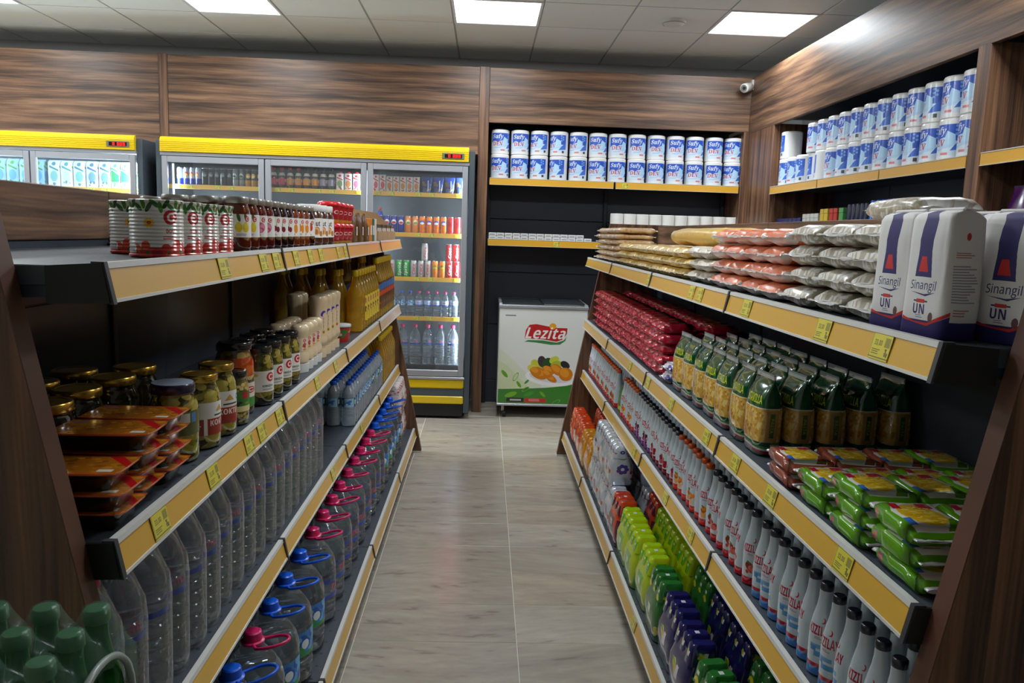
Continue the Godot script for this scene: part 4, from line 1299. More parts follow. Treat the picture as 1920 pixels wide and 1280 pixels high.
func right_top_shelf() -> void:
	var y: float = tops[RIGHT][0] + 0.001
	var clear := c8(214, 210, 202)
	var beige := bag_material("chickpea_bag", [c8(206, 172, 128), c8(190, 150, 104), c8(222, 194, 156), c8(200, 140, 90)], 0.03, 220, clear, c8(200, 60, 40))
	var yellow := bag_material("bulgur_bag", [c8(206, 168, 76), c8(196, 152, 60), c8(220, 188, 104)], 0.014, 420, c8(206, 194, 160), c8(190, 50, 40))
	var grey := bag_material("rice_bag", [c8(196, 186, 166), c8(212, 204, 188), c8(176, 164, 144)], 0.014, 320, clear, c8(80, 70, 60))
	var lentil := bag_material("lentil_bag", [c8(216, 112, 70), c8(206, 96, 56), c8(226, 132, 90)], 0.014, 360, c8(226, 214, 208), c8(200, 60, 40), true)
	var bean := bag_material("bean_bag", [c8(166, 157, 138), c8(216, 209, 196), c8(198, 189, 172), c8(230, 225, 214), c8(180, 170, 152)], 0.026, 420, c8(222, 222, 220), c8(206, 44, 34))
	var xf: float = front_x[RIGHT] + 0.022
	bag_stack("chickpea_bag", beige, "clear bag of beige chickpeas at the far end of the top shelf", "chickpea bags", -5.0, 6, 0.13, 6, 0.23, 0.128, 0.032, xf, y)
	bag_stack("bulgur_bag", yellow, "clear bag of yellow bulgur beside the lentil bags", "bulgur bags", -4.2, 11, 0.132, 3, 0.195, 0.127, 0.037, xf, y, 2)
	bag_stack("rice_bag", grey, "clear bag of grey rice between bulgur and red lentils", "rice bags", -2.70, 2, 0.13, 3, 0.22, 0.125, 0.04, xf, y)
	bag_stack("lentil_bag", lentil, "bag of orange red lentils", "red lentil bags", -2.40, 4, 0.15, 4, 0.23, 0.145, 0.044, xf, y)
	bag_stack("bean_bag", bean, "clear bag of white beans", "white bean bags", -1.78, 3, 0.156, 4, 0.25, 0.148, 0.046, xf, y)
	# two large bags of bulgur on top, and one more bag of beans behind
	var big := proto("bulgur_bag")
	part(big, "bag", pillow("large bulgur", 0.62, 0.24, 0.075, "z", 0.012, 8, 10.0), yellow)
	put(big, "large yellow bulgur bag lying on top of the smaller bags", "bag", "", Vector3(0.90, y + 0.115, -3.0), 0.04)
	var bb := proto("bean_bag")
	part(bb, "bag", pillow("bean top", 0.2, 0.15, 0.05, "z", 0.008, 4, 18.0), bean)
	put(bb, "clear bag of white beans lying across the top of the stack", "bag", "white bean bags", Vector3(0.88, y + 0.192, -1.58), 0.1)
	put(bb, "clear bag of white beans lying at the back of the stack", "bag", "white bean bags", Vector3(1.045, y, -1.70), 0.0)
	flour(y)

func flour(y: float) -> void:
	# paper sack, front 0.1 wide and 0.066 deep: the front takes u 0.35 to 0.65, each side 0.2 of the way round
	var im := cv(848, 512, c8(224, 222, 220))
	var navy := c8(46, 40, 104)
	rc(im, 0, 0.86, 1, 0.14, navy)
	for fc in [0.5, 0.0, 1.0]:
		var l: float = fc - 0.145
		rc(im, l + 0.1, 0.0, 0.1, 0.3, navy)
		pg(im, [Vector2(l + 0.1, 0.28), Vector2(l + 0.2, 0.28), Vector2(l + 0.205, 0.52), Vector2(l + 0.085, 0.52)], navy)
		pg(im, [Vector2(l + 0.125, 0.36), Vector2(l + 0.165, 0.36), Vector2(l + 0.18, 0.48), Vector2(l + 0.11, 0.48)], c8(206, 44, 40))
		tx(im, "Sinangil", l + 0.15, 0.585, 50, navy, {"sx": 0.92, "skew": 0.12, "font": font_sans})
		pg(im, [Vector2(l + 0.06, 0.64), Vector2(l + 0.16, 0.655), Vector2(l + 0.24, 0.635), Vector2(l + 0.17, 0.67)], navy)
		rc(im, l + 0.09, 0.705, 0.1, 0.012, navy)
		rc(im, l + 0.11, 0.695, 0.06, 0.03, c8(206, 60, 50))
		tx(im, "UN", l + 0.13, 0.775, 56, navy, {"sx": 0.95})
		lines(im, 2, l + 0.11, 0.82, 0.06, 0.03, c8(130, 128, 150))
		pg(im, [Vector2(l, 0.84), Vector2(l + 0.1, 0.875), Vector2(l + 0.2, 0.875), Vector2(l + 0.33, 0.78), Vector2(l + 0.33, 0.81), Vector2(l + 0.2, 0.905), Vector2(l, 0.87)], c8(206, 50, 40))
		pg(im, [Vector2(l, 0.87), Vector2(l + 0.2, 0.9), Vector2(l + 0.33, 0.815), Vector2(l + 0.33, 1.0), Vector2(l, 1.0)], navy)
		el(im, l + 0.22, 0.83, 0.018, 0.04, c8(110, 80, 80))
	for sc in [0.25, 0.75]:
		el(im, sc, 0.2, 0.012, 0.03, c8(200, 50, 60))
		lines(im, 3, sc - 0.06, 0.32, 0.12, 0.05, c8(190, 120, 120))
		lines(im, 14, sc - 0.07, 0.42, 0.14, 0.3, c8(150, 148, 156))
		lines(im, 3, sc - 0.05, 0.76, 0.1, 0.06, c8(190, 130, 130))
	var m := mt("flour_sack_print", Color.WHITE, 0.6, {"tex": im})
	var p := proto("flour_sack")
	part(p, "sack", loft("flour sack", [[0.0, 0.046, 0.03, 7.0], [0.004, 0.05, 0.034, 7.0], [0.05, 0.051, 0.035, 7.0], [0.11, 0.0505, 0.035, 7.0], [0.155, 0.0505, 0.0345, 7.0], [0.188, 0.049, 0.032, 7.0], [0.197, 0.048, 0.028, 6.0], [0.202, 0.046, 0.014, 6.0]], 36, {"wr": 0.006, "freq": 22.0}), m)
	part(p, "top_fold", rbox(0.086, 0.008, 0.014, 0.003), mt("white_paper", c8(222, 220, 216), 0.7), Vector3(0, 0.199, 0))
	for f in [[0.735, -1.345, "touching the white bean bags"], [0.735, -1.238, "beside the sack that touches the bean bags"]]:
		put(p, "white and blue paper flour sack " + f[2], "sack", "flour sacks", Vector3(f[0], y, f[1]), face(RIGHT) + 0.1)
	put(p, "white and blue paper flour sack nearest the walnut end panel", "sack", "flour sacks", Vector3(0.825, y, -1.185), face(RIGHT) + 0.32)
	for f in [[0.845, -1.305], [0.935, -1.305], [0.935, -1.19]]:
		put(p, "white and blue paper flour sack standing behind the front sacks", "sack", "flour sacks", Vector3(f[0], y, f[1]), face(RIGHT) + 0.15)

func right_second_shelf() -> void:
	var y: float = tops[RIGHT][1] + 0.001
	# red packets
	var im := cv(256, 192, c8(186, 20, 50))
	speckle(im, 30, 0.03, 0.07, [c8(200, 30, 62), c8(160, 14, 40)])
	rc(im, 0.4, 0.3, 0.2, 0.4, c8(190, 130, 50))
	rc(im, 0.43, 0.34, 0.14, 0.32, c8(120, 60, 30))
	rc(im, 0.0, 0.0, 1.0, 0.08, c8(206, 70, 90))
	var red := mt("red_packet", Color.WHITE, 0.16, {"tex": im, "coat": 0.8, "coat_rough": 0.1})
	bag_stack("red_packet", red, "shiny red biscuit packet with a gold panel", "red packets", -4.98, 20, 0.096, 5, 0.17, 0.092, 0.042, front_x[RIGHT] + 0.022, y, 2)
	for f in [[1.04, -3.2, 0.5], [1.06, -3.06, -0.3]]:
		var pr := proto("red_packet")
		part(pr, "bag", pillow("red packet 0.170 0.092 0", 0.17, 0.092, 0.042, "x", 0.009, 11, 26.0), red)
		put(pr, "shiny red biscuit packet leaning against the back panel", "packet", "red packets", Vector3(f[0], y + 0.06, f[1]), f[2], Vector3(0, 0, 0.9))
	var bim := cv(128, 128, c8(206, 206, 214))
	speckle(bim, 24, 0.05, 0.12, [c8(70, 70, 150), c8(110, 110, 180), c8(226, 226, 232)])
	var bp := proto("blue_white_packet")
	part(bp, "packet", pillow("blue white packet", 0.15, 0.09, 0.04, "x", 0.008, 3, 30.0), mt("blue_white_packet", Color.WHITE, 0.2, {"tex": bim, "coat": 0.8}))
	for i in 2:
		put(bp, "blue and white packet between red packets and pasta, %s" % ["lower", "upper"][i], "packet", "blue and white packets", Vector3(0.775, y + 0.041 * i, -2.985 + 0.02 * i), 0.1)
	pasta(y)
	noodles(y)

func pasta(y: float) -> void:
	var im := cv(512, 256, c8(208, 164, 72))
	speckle(im, 320, 0.012, 0.024, [c8(222, 182, 92), c8(196, 146, 56), c8(232, 200, 120), c8(180, 128, 46)], 0, 0.4, 1, 0.42, 0.5)
	var green := c8(10, 78, 46)
	for s in [0.25, 0.75, 0.0, 1.0]:
		rc(im, s - 0.05, 0.42, 0.1, 0.4, c8(176, 134, 70))
		rc(im, s - 0.02, 0.46, 0.04, 0.3, c8(52, 92, 40))
		tx(im, "PASTA", s, 0.61, 18, c8(150, 170, 60), {"turn": PI / 2, "sx": 0.9})
	rc(im, 0, 0, 1, 0.4, green)
	rc(im, 0, 0.395, 1, 0.012, c8(226, 222, 200))
	rc(im, 0, 0.0, 1, 0.045, c8(196, 200, 196))
	tx(im, "PASTAVILLA", 0.5, 0.3, 38, c8(206, 206, 44), {"sx": 0.72})
	for c in [0.0, 1.0]: tx(im, "PASTAVILLA", c, 0.3, 38, c8(206, 206, 44), {"sx": 0.72})
	rc(im, 0, 0.82, 1, 0.18, green)
	for k in [0.0, 0.5, 1.0]:
		pg(im, [Vector2(k - 0.25, 0.82), Vector2(k + 0.25, 0.88), Vector2(k + 0.25, 0.91), Vector2(k - 0.25, 0.85)], c8(70, 140, 40))
		pg(im, [Vector2(k - 0.25, 0.85), Vector2(k + 0.25, 0.91), Vector2(k + 0.25, 0.935), Vector2(k - 0.25, 0.875)], c8(228, 226, 220))
		pg(im, [Vector2(k - 0.25, 0.875), Vector2(k + 0.25, 0.935), Vector2(k + 0.25, 0.97), Vector2(k - 0.25, 0.91)], c8(176, 30, 40))
		rc(im, k - 0.1, 0.66, 0.05, 0.16, c8(190, 70, 56))
		rc(im, k - 0.12, 0.72, 0.03, 0.1, c8(60, 130, 50))
	var m := mt("pasta_bag_print", Color.WHITE, 0.14, {"tex": im, "coat": 1.0, "coat_rough": 0.05})
	var ps := []
	for v in 3:
		var p := proto("pasta_bag")
		part(p, "bag", loft("pasta bag %d" % v, [[0.0, 0.05, 0.026, 4.0], [0.006, 0.056, 0.033, 4.0], [0.055, 0.061, 0.0385, 3.0], [0.12, 0.06, 0.0375, 3.0], [0.158, 0.059, 0.03, 3.0], [0.184, 0.057, 0.016, 3.0], [0.197, 0.054, 0.003, 4.0], [0.211, 0.053, 0.002, 4.0]], 32, {"wr": 0.006, "seed": 30 + v, "freq": 22.0, "cap1": false}), m)
		part(p, "seal_strip", rbox(0.104, 0.012, 0.004, 0.001), mt("clear_seal", c8(150, 160, 158), 0.2, {"coat": 0.6}), Vector3(0, 0.203, 0))
		ps.append(p)
	for col in 7:
		for row in 5:
			if col < 6 and row > 3: continue
			put(ps[(col + row) % 3], ("green and yellow pasta bag, front row" + (" beside the blue and white packets" if col == 0 else " beside the brown noodle packets" if col == 6 else " between two like bags") if row == 0 else "green and yellow pasta bag standing behind the front bags"), "bag", "pasta bags", Vector3(0.748 + 0.0855 * row + jit(0.003), y, -2.83 + 0.136 * col + jit(0.002)), face(RIGHT) + 0.05 + jit(0.04), Vector3(0, 0, 0))

func noodles(y: float) -> void:
	for kind in 2:
		var edge := c8(92, 156, 24) if kind == 0 else c8(150, 74, 56)
		var im := cv(256, 256, edge)
		# the flat top is the middle of the way round, the sides follow
		rc(im, 0.33, 0.1, 0.34, 0.8, c8(222, 220, 214))
		el(im, 0.5, 0.5, 0.14, 0.3, c8(222, 178, 36))
		speckle(im, 60, 0.012, 0.03, [c8(236, 200, 60), c8(206, 160, 30), c8(240, 214, 100)], 0.4, 0.28, 0.2, 0.44)
		pg(im, [Vector2(0.34, 0.12), Vector2(0.44, 0.12), Vector2(0.37, 0.4), Vector2(0.33, 0.42)], edge)
		pg(im, [Vector2(0.6, 0.9), Vector2(0.67, 0.6), Vector2(0.67, 0.9)], edge)
		rc(im, 0.58, 0.66, 0.06, 0.16, c8(190, 24, 50))
		rc(im, 0.35, 0.7, 0.1, 0.12, c8(200, 40, 70))
		rc(im, 0.62, 0.2, 0.045, 0.2, c8(60, 110, 190))
		for u in [0.24, 0.76]:
			rc(im, u - 0.04, 0.76, 0.07, 0.1, c8(220, 120, 130))
		rc(im, 0, 0.0, 1, 0.06, c8(206, 206, 206))
		rc(im, 0, 0.94, 1, 0.06, c8(206, 206, 206))
		mt("noodle_packet_%d" % kind, Color.WHITE, 0.2, {"tex": im, "coat": 0.7, "coat_rough": 0.1})
	var vs := []
	for v in 3:
		var p := proto("noodle_packet")
		part(p, "packet", pillow("noodle %d" % v, 0.168, 0.105, 0.034, "z", 0.007, 50 + v, 20.0, 4.5), mats["noodle_packet_0"])
		vs.append(p)
	var br := proto("noodle_packet")
	part(br, "packet", pillow("noodle 0", 0.168, 0.105, 0.034, "z", 0.007, 50, 20.0, 4.5), mats["noodle_packet_1"])
	var spots := [[-1.238, 3], [-1.408, 3], [-1.578, 2]]
	for s in spots.size():
		for col in 4:
			for t in spots[s][1]:
				put(vs[(col + t + s) % 3], "bright green noodle packet in the %s layer" % ["lowest", "second", "third", "fourth"][t], "packet", "green noodle packets", Vector3(0.753 + 0.1085 * col + 0.001 * t + jit(0.004), y + 0.0348 * t, spots[s][0] - 0.01 * t + jit(0.006)), jit(0.05))
	for col in 4:
		for t in 2:
			put(br if col < 3 else vs[0], "brown edged noodle packet beside the pasta bags, %s layer" % ["lower", "upper"][t] if col < 3 else "green noodle packet at the back beside the pasta bags", "packet", "brown noodle packets" if col < 3 else "green noodle packets", Vector3(0.753 + 0.1085 * col + jit(0.006), y + 0.0348 * t, -1.752 + jit(0.004)), jit(0.05))

func soda_bottle(kind: int) -> Node3D:
	var im := cv(336, 384, c8(192, 203, 209))
	var b: Array = [[c8(214, 90, 30), c8(196, 36, 30)], [c8(110, 20, 70), c8(120, 40, 120)], [c8(150, 24, 40), c8(120, 16, 30)], [c8(232, 130, 30), c8(206, 44, 30)], [c8(196, 60, 50), c8(190, 24, 36)], [c8(110, 170, 210), c8(60, 120, 190)]][kind]
	for k in 3:
		var u := 0.5 * k
		if true:
			tx(im, "KIZILAY", u, 0.46, 58, c8(170, 26, 54), {"sx": 0.5})
			el(im, u + 0.035, 0.345, 0.034, 0.034, c8(180, 30, 50))
			el(im, u + 0.018, 0.34, 0.032, 0.031, c8(192, 203, 209))
			lines(im, 2, u - 0.06, 0.535, 0.12, 0.03, c8(160, 110, 120))
		if kind < 5:
			speckle(im, 9, 0.03, 0.06, [b[0], b[0].lightened(0.25), b[0].darkened(0.25)], u - 0.07, 0.68, 0.14, 0.16)
			leaf(im, u - 0.03, 0.66, 0.04, 0.6, c8(60, 120, 50))
		else:
			rc(im, u - 0.11, 0.62, 0.2, 0.05, c8(110, 160, 200))
			rc(im, u - 0.05, 0.7, 0.16, 0.06, c8(84, 146, 196))
			rc(im, u - 0.1, 0.64, 0.07, 0.06, c8(70, 130, 190))
	rc(im, 0, 0.875, 1, 0.125, b[1] if kind < 5 else c8(72, 126, 190))
	if kind == 5: rc(im, 0, 0.84, 1, 0.045, c8(176, 30, 50))
	var p := proto("soda_bottle")
	var r := 0.0278
	part(p, "bottle", loft("soda bottle", [[0.0, r * 0.85], [0.004, r * 0.98], [0.085, r], [0.105, r * 0.95], [0.13, r * 0.77], [0.15, r * 0.59], [0.168, r * 0.5], [0.188, r * 0.47]], 18), mt("soda_print_%d" % kind, Color.WHITE, 0.12, {"tex": im, "coat": 0.8, "coat_rough": 0.06}))
	part(p, "cap", loft("soda cap", [[0.184, 0.0138], [0.185, 0.0144], [0.197, 0.0138], [0.2, 0.011]], 14), mt("orange_soda_cap", c8(206, 84, 24), 0.35) if kind in [0, 3] else mt("dark_soda_cap", c8(38, 40, 50), 0.3, {"coat": 0.5}))
	return p

func right_third_shelf() -> void:
	var y: float = tops[RIGHT][2] + 0.001
	var ps := []
	for k in 6: ps.append(soda_bottle(k))
	var what := ["orange", "dark berry", "pomegranate red", "mandarin", "red apple", "plain blue"]
	var runs := [[0, -5.08, 18], [3, -3.86, 6], [1, -3.50, 6], [2, -3.14, 7], [3, -2.73, 7], [4, -2.31, 7], [5, -1.88, 13]]
	for r in runs:
		for i in r[2]:
			for row in 4:
				var turn := face(RIGHT) + (0.35 if i % 3 == 1 else 0.9 if i % 3 == 0 else -0.5) + jit(0.12)
				put(ps[r[0]], "clear soda bottle with red lettering and %s print, %s" % [what[r[0]], "front row" if row == 0 else "behind the front row"], "bottle", "soda bottles with %s print" % what[r[0]], Vector3(0.733 + 0.0598 * row + jit(0.002), y, r[1] + 0.0585 * i + jit(0.0015)), turn if row == 0 else jit(3.0))
	var gp := proto("snack_pouch")
	part(gp, "pouch", loft("snack pouch", [[0.0, 0.03, 0.016, 4.0], [0.04, 0.034, 0.02, 3.0], [0.1, 0.032, 0.012, 3.0], [0.125, 0.03, 0.002, 4.0], [0.135, 0.03, 0.0015, 4.0]], 20, {"wr": 0.005, "freq": 30.0}), mt("green_pouch", c8(70, 120, 44), 0.25, {"coat": 0.5}))
	part(gp, "yellow_band", rbox(0.062, 0.03, 0.036, 0.006), mt("yellow_band", c8(214, 190, 30), 0.3), Vector3(0, 0.005, 0))
	put(gp, "small green pouch with a yellow base between two runs of soda bottles", "pouch", "", Vector3(0.735, y, -3.985), face(RIGHT))

func multi_pack(called: String, m: Material, h: float) -> Node3D:
	# six small bottles in printed film: a full body drawn in over three rows of necks
	var p := proto(called)
	part(p, "printed_film", loft("pack body %.2f" % h, [[0.0, 0.082, 0.05, 6.0], [0.006, 0.088, 0.057, 5.0], [h * 0.3, 0.09, 0.059, 5.0], [h * 0.52, 0.089, 0.057, 5.0], [h * 0.68, 0.085, 0.048, 4.5], [h * 0.8, 0.08, 0.04, 4.5], [h * 0.85, 0.078, 0.037, 4.5]], 32, {"wr": 0.005, "freq": 24.0}), m)
	for i in 3:
		part(p, "neck_row", loft("pack necks %.2f" % h, [[h * 0.7, 0.03, 0.046, 4.0], [h * 0.86, 0.025, 0.04, 4.0], [h * 0.97, 0.021, 0.035, 4.0], [h, 0.016, 0.03, 4.0]], 20, {"wr": 0.004, "freq": 40.0}), m, Vector3(0.057 * (i - 1), 0, 0))
	part(p, "barcode_label", rbox(0.016, 0.0012, 0.014, 0.0003), mt("barcode_grey", c8(186, 186, 190), 0.5), Vector3(0.0, h - 0.001, 0.0))
	return p

func pack_print(kind: int) -> Material:
	var bg: Color = [c8(214, 70, 26), c8(206, 136, 24), c8(200, 208, 218), c8(196, 66, 24), c8(176, 196, 20), c8(38, 104, 42), c8(28, 26, 84)][kind]
	var im := cv(576, 200, bg)
	for k in [0.0, 0.25, 0.5, 0.75, 1.0]:
		match kind:
			0, 1:
				rc(im, k - 0.06, 0.3, 0.12, 0.5, c8(196, 44, 26))
				speckle(im, 8, 0.02, 0.035, [c8(230, 150, 40), c8(226, 200, 150)], k - 0.07, 0.5, 0.14, 0.3)
				rc(im, k - 0.03, 0.32, 0.05, 0.12, c8(226, 222, 214))
			2:
				for i in 7: el(im, k + 0.035 * cos(i * 0.9), 0.5 + 0.1 * sin(i * 0.9), 0.02, 0.055, c8(84, 60, 150))
				el(im, k, 0.5, 0.012, 0.034, c8(210, 200, 220))
				speckle(im, 4, 0.01, 0.02, [c8(206, 96, 40), c8(196, 60, 50)], k + 0.08, 0.5, 0.06, 0.3)
			3:
				pg(im, [Vector2(k - 0.11, 0.3), Vector2(k + 0.09, 0.3), Vector2(k + 0.11, 1.0), Vector2(k - 0.13, 1.0)], c8(84, 30, 56))
				rc(im, k - 0.04, 0.4, 0.07, 0.14, c8(222, 218, 212))
				el(im, k, 0.47, 0.015, 0.03, c8(84, 30, 56))
			4:
				pg(im, [Vector2(k - 0.05, 0.3), Vector2(k + 0.1, 0.3), Vector2(k + 0.05, 1.0), Vector2(k - 0.1, 1.0)], c8(96, 172, 30))
				rc(im, k - 0.03, 0.42, 0.06, 0.13, c8(226, 228, 210))
			5:
				speckle(im, 8, 0.02, 0.04, [c8(206, 190, 40), c8(70, 140, 60)], k - 0.1, 0.5, 0.14, 0.4)
				rc(im, k - 0.03, 0.4, 0.07, 0.16, c8(222, 224, 210))
			6:
				speckle(im, 8, 0.02, 0.035, [c8(206, 190, 30), c8(190, 170, 20)], k - 0.06, 0.42, 0.08, 0.16)
				pg(im, [Vector2(k + 0.02, 0.36), Vector2(k + 0.06, 0.36), Vector2(k + 0.04, 0.62), Vector2(k - 0.01, 0.62)], c8(214, 214, 226))
				rc(im, k - 0.05, 0.72, 0.04, 0.26, c8(40, 110, 60))
				leaf(im, k - 0.04, 0.38, 0.03, 0.4, c8(90, 170, 40))
	return mt("drink_pack_print_%d" % kind, Color.WHITE, 0.18, {"tex": im, "coat": 0.8, "coat_rough": 0.1, "metal": 0.35 if kind == 2 else 0.0})

func right_bottom_shelf() -> void:
	var y: float = tops[RIGHT][3] + 0.001
	var packs := []
	for k in 7: packs.append(multi_pack("drink_pack", pack_print(k), 0.185 if k == 2 else 0.205))
	var what := ["orange", "golden yellow", "silver and purple", "orange and maroon", "lime green", "dark green", "navy blue"]
	var rows := [[0, -5.0, 3, 1], [1, -4.43, 2, 1], [2, -4.05, 4, 1], [3, -3.29, 1, 1], [4, -3.085, 3, 1], [5, -2.495, 1, 1], [6, -2.3, 2, 1]]
	for r in rows:
		for i in r[2]:
			for col in 3:
				put(packs[r[0]], "six bottle drink pack in %s printed film, %s" % [what[r[0]], ["front column", "second column", "third column"][col]], "drink pack", "%s drink packs" % what[r[0]], Vector3(0.648 + 0.148 * col + jit(0.006), y, r[1] + 0.19 * i + jit(0.003)), face(RIGHT) + jit(0.03))
	for i in 3:
		for col in 2:
			put(packs[2], "six bottle drink pack in silver and purple printed film, upper tier", "drink pack", "silver and purple drink packs", Vector3(0.66 + 0.148 * col, y + 0.186, -3.96 + 0.19 * i), face(RIGHT) + jit(0.08))
	for col in 2:
		put(packs[5], "six bottle drink pack in dark green film beside the navy packs", "drink pack", "dark green drink packs", Vector3(0.65 + 0.15 * col, y, -1.90), face(RIGHT) + 0.1)

# ------------------------------------------------------------------ goods on the wall shelving
func wall_goods() -> void:
	var im := cv(640, 256, c8(228, 228, 226))
	for fc in [0.5]:
		rc(im, fc - 0.2, 0.1, 0.42, 0.46, c8(40, 84, 186))
		rc(im, fc - 0.2, 0.52, 0.42, 0.36, c8(206, 220, 232))
		el(im, fc + 0.02, 0.56, 0.1, 0.14, c8(176, 206, 234))
		el(im, fc - 0.13, 0.54, 0.06, 0.1, c8(196, 218, 234))
		pg(im, [Vector2(fc + 0.04, 0.26), Vector2(fc + 0.12, 0.36), Vector2(fc + 0.13, 0.62), Vector2(fc, 0.6)], c8(176, 214, 240))
		pg(im, [Vector2(fc + 0.12, 0.62), Vector2(fc + 0.22, 0.4), Vector2(fc + 0.22, 0.72), Vector2(fc + 0.08, 0.76)], c8(60, 110, 206))
		for i in 5: el(im, fc + 0.13 + 0.035 * (i % 2), 0.15 + 0.05 * i, 0.014, 0.034, c8(120, 170, 230))
		tx(im, "Sufy", fc - 0.07, 0.25, 60, c8(232, 238, 248), {"skew": 0.2, "sx": 0.95, "font": font_serif})
		tx(im, "DEV", fc - 0.07, 0.56, 58, c8(190, 40, 44), {"font": font_serif})
		lines(im, 2, fc - 0.14, 0.7, 0.2, 0.06, c8(120, 160, 210))
		rc(im, fc - 0.02, 0.8, 0.08, 0.06, c8(214, 120, 120))
		rc(im, fc + 0.14, 0.78, 0.04, 0.1, c8(60, 60, 60))
	var m := mt("paper_towel_wrap", Color.WHITE, 0.3, {"tex": im, "coat": 0.6, "coat_rough": 0.12})
	var white := mt("white_paper_end", c8(224, 223, 220), 0.6, {"coat": 0.3})
	var p := proto("paper_towel_roll")
	part(p, "wrapped_roll", loft("towel roll", [[0.0, 0.068], [0.004, 0.074], [0.185, 0.0745]], 24, {"cap1": false}), m)
	part(p, "end", loft("towel end", [[0.185, 0.0745], [0.192, 0.071], [0.196, 0.06], [0.194, 0.022], [0.188, 0.02]], 24), white)
	for tier in 2:
		for i in 13:
			var turn := [0.1, 0.2, -0.5, -0.75, -0.4, 0.0, 0.3, 0.2, 0.25, 0.2, 0.1, 0.3, -0.35][i] as float
			put(p, "blue and white paper towel roll on the back wall shelf, %s tier" % ["lower", "upper"][tier], "paper towel", "paper towel rolls on the back wall", Vector3(0.10 + 0.1605 * i, 1.941 + 0.1965 * tier, -6.575 - 0.012 * tier + jit(0.006)), turn + jit(0.12))
	# right wall
	var zs := []
	for i in 15: zs.append(-5.79 + 0.158 * i)
	for i in zs.size():
		put(p, "blue and white paper towel roll on the right wall shelf, lower tier", "paper towel", "paper towel rolls on the right wall", Vector3(2.21 + (0.0 if i != 3 else 0.02), 1.906, zs[i]), -PI / 2 + ([0.0, 0.1, -0.4, -0.9, -1.3][i] if i < 5 else jit(0.4)))
		if i == 2 or i == 1: continue
		put(p, "blue and white paper towel roll on the right wall shelf, upper tier", "paper towel", "paper towel rolls on the right wall", Vector3(2.215, 2.1025, zs[i] - 0.01), -PI / 2 + (-0.9 if i == 0 else jit(0.4)))
	put(p, "blue and white paper towel roll set back from the shelf edge in the corner", "paper towel", "paper towel rolls on the right wall", Vector3(2.37, 1.906, -5.70), -PI / 2 + 0.4)
	put(p, "blue and white paper towel roll stacked at the back of the right wall corner", "paper towel", "paper towel rolls on the right wall", Vector3(2.37, 2.1025, -5.70), -PI / 2 + 0.4)
	# toilet rolls and small white boxes on the second back shelf
	var tr := proto("toilet_roll")
	part(tr, "roll", loft("toilet roll", [[0.0, 0.05], [0.003, 0.0535], [0.117, 0.0535], [0.12, 0.05], [0.12, 0.022], [0.112, 0.02]], 22), mt("tissue_paper", c8(228, 226, 220), 0.8))
	for i in 10:
		for tier in 2:
			put(tr, "plain white toilet roll on the back wall shelf, %s tier" % ["lower", "upper"][tier], "toilet roll", "white toilet rolls", Vector3(1.085 + 0.107 * i, 1.451 + 0.1205 * tier, -6.57), 0)
	var wb := proto("white_box")
	part(wb, "carton", rbox(0.062, 0.026, 0.05, 0.003), mt("white_carton", c8(212, 212, 210), 0.5))
	part(wb, "side_print", flat_card(0.04, 0.008), mt("grey_print", c8(150, 152, 156), 0.5), Vector3(0, 0.012, 0.0256))
	for tier in 2:
		for i in 13 - tier:
			put(wb, "small flat white box on the back wall shelf above the freezer, %s layer" % ["lower", "upper"][tier], "box", "small white boxes", Vector3(0.055 + 0.0655 * i, 1.451 + 0.0262 * tier, -6.515), jit(0.06))
	# toiletries on the second right wall shelf
	var kinds := [["soap_box", c8(222, 224, 226), 0.07, 0.212, 6, "white box with a navy lid", c8(46, 48, 110)], ["lotion_box", c8(206, 206, 196), 0.06, 0.236, 4, "pale grey lotion box", c8(150, 160, 190)], ["shampoo_box", c8(222, 190, 60), 0.055, 0.262, 2, "yellow and orange carton", c8(206, 90, 40)], ["shampoo_box", c8(200, 60, 44), 0.055, 0.262, 2, "red carton", c8(226, 170, 60)], ["shampoo_box", c8(90, 170, 90), 0.055, 0.262, 1, "light green carton", c8(60, 120, 190)], ["deodorant_can", c8(34, 44, 84), 0.05, 0.28, 5, "navy deodorant can", c8(24, 30, 60)], ["deodorant_can", c8(40, 120, 206), 0.055, 0.292, 5, "bright blue deodorant can", c8(30, 90, 180)]]
	var z := -5.84
	for k in kinds:
		for i in k[4]:
			var o := proto(k[0])
			if k[0] == "deodorant_can":
				part(o, "can", loft("deo %.3f" % k[3], [[0.0, k[2] * 0.42], [0.004, k[2] * 0.46], [k[3] * 0.7, k[2] * 0.46]], 16), mt("deo %s" % k[5], k[1], 0.25, {"metal": 0.3}))
				part(o, "cap", loft("deo cap %.3f" % k[3], [[k[3] * 0.7, k[2] * 0.44], [k[3] * 0.97, k[2] * 0.42], [k[3], k[2] * 0.34]], 16), mt("deo cap %s" % k[5], k[6], 0.35))
			else:
				part(o, "carton", rbox(k[2] * 0.94, k[3] - 0.03, 0.05, 0.003), mt("box %s" % k[5], k[1], 0.45))
				part(o, "lid", rbox(k[2] * 0.95, 0.03, 0.052, 0.003), mt("lid %s" % k[5], k[6] if k[0] == "soap_box" else k[1].lightened(0.1), 0.4), Vector3(0, k[3] - 0.03, 0))
				part(o, "print_panel", flat_card(k[2] * 0.7, k[3] * 0.4), mt("panel %s" % k[5], k[6], 0.45), Vector3(0, k[3] * 0.4, 0.0256))
			put(o, k[5] + " on the lower right wall shelf", "box" if k[0] != "deodorant_can" else "can", "toiletries on the right wall", Vector3(2.2, 1.461, z), -PI / 2 + jit(0.05))
			z += k[2] * 1.08
		z += 0.02
	var pu := proto("purple_pouch")
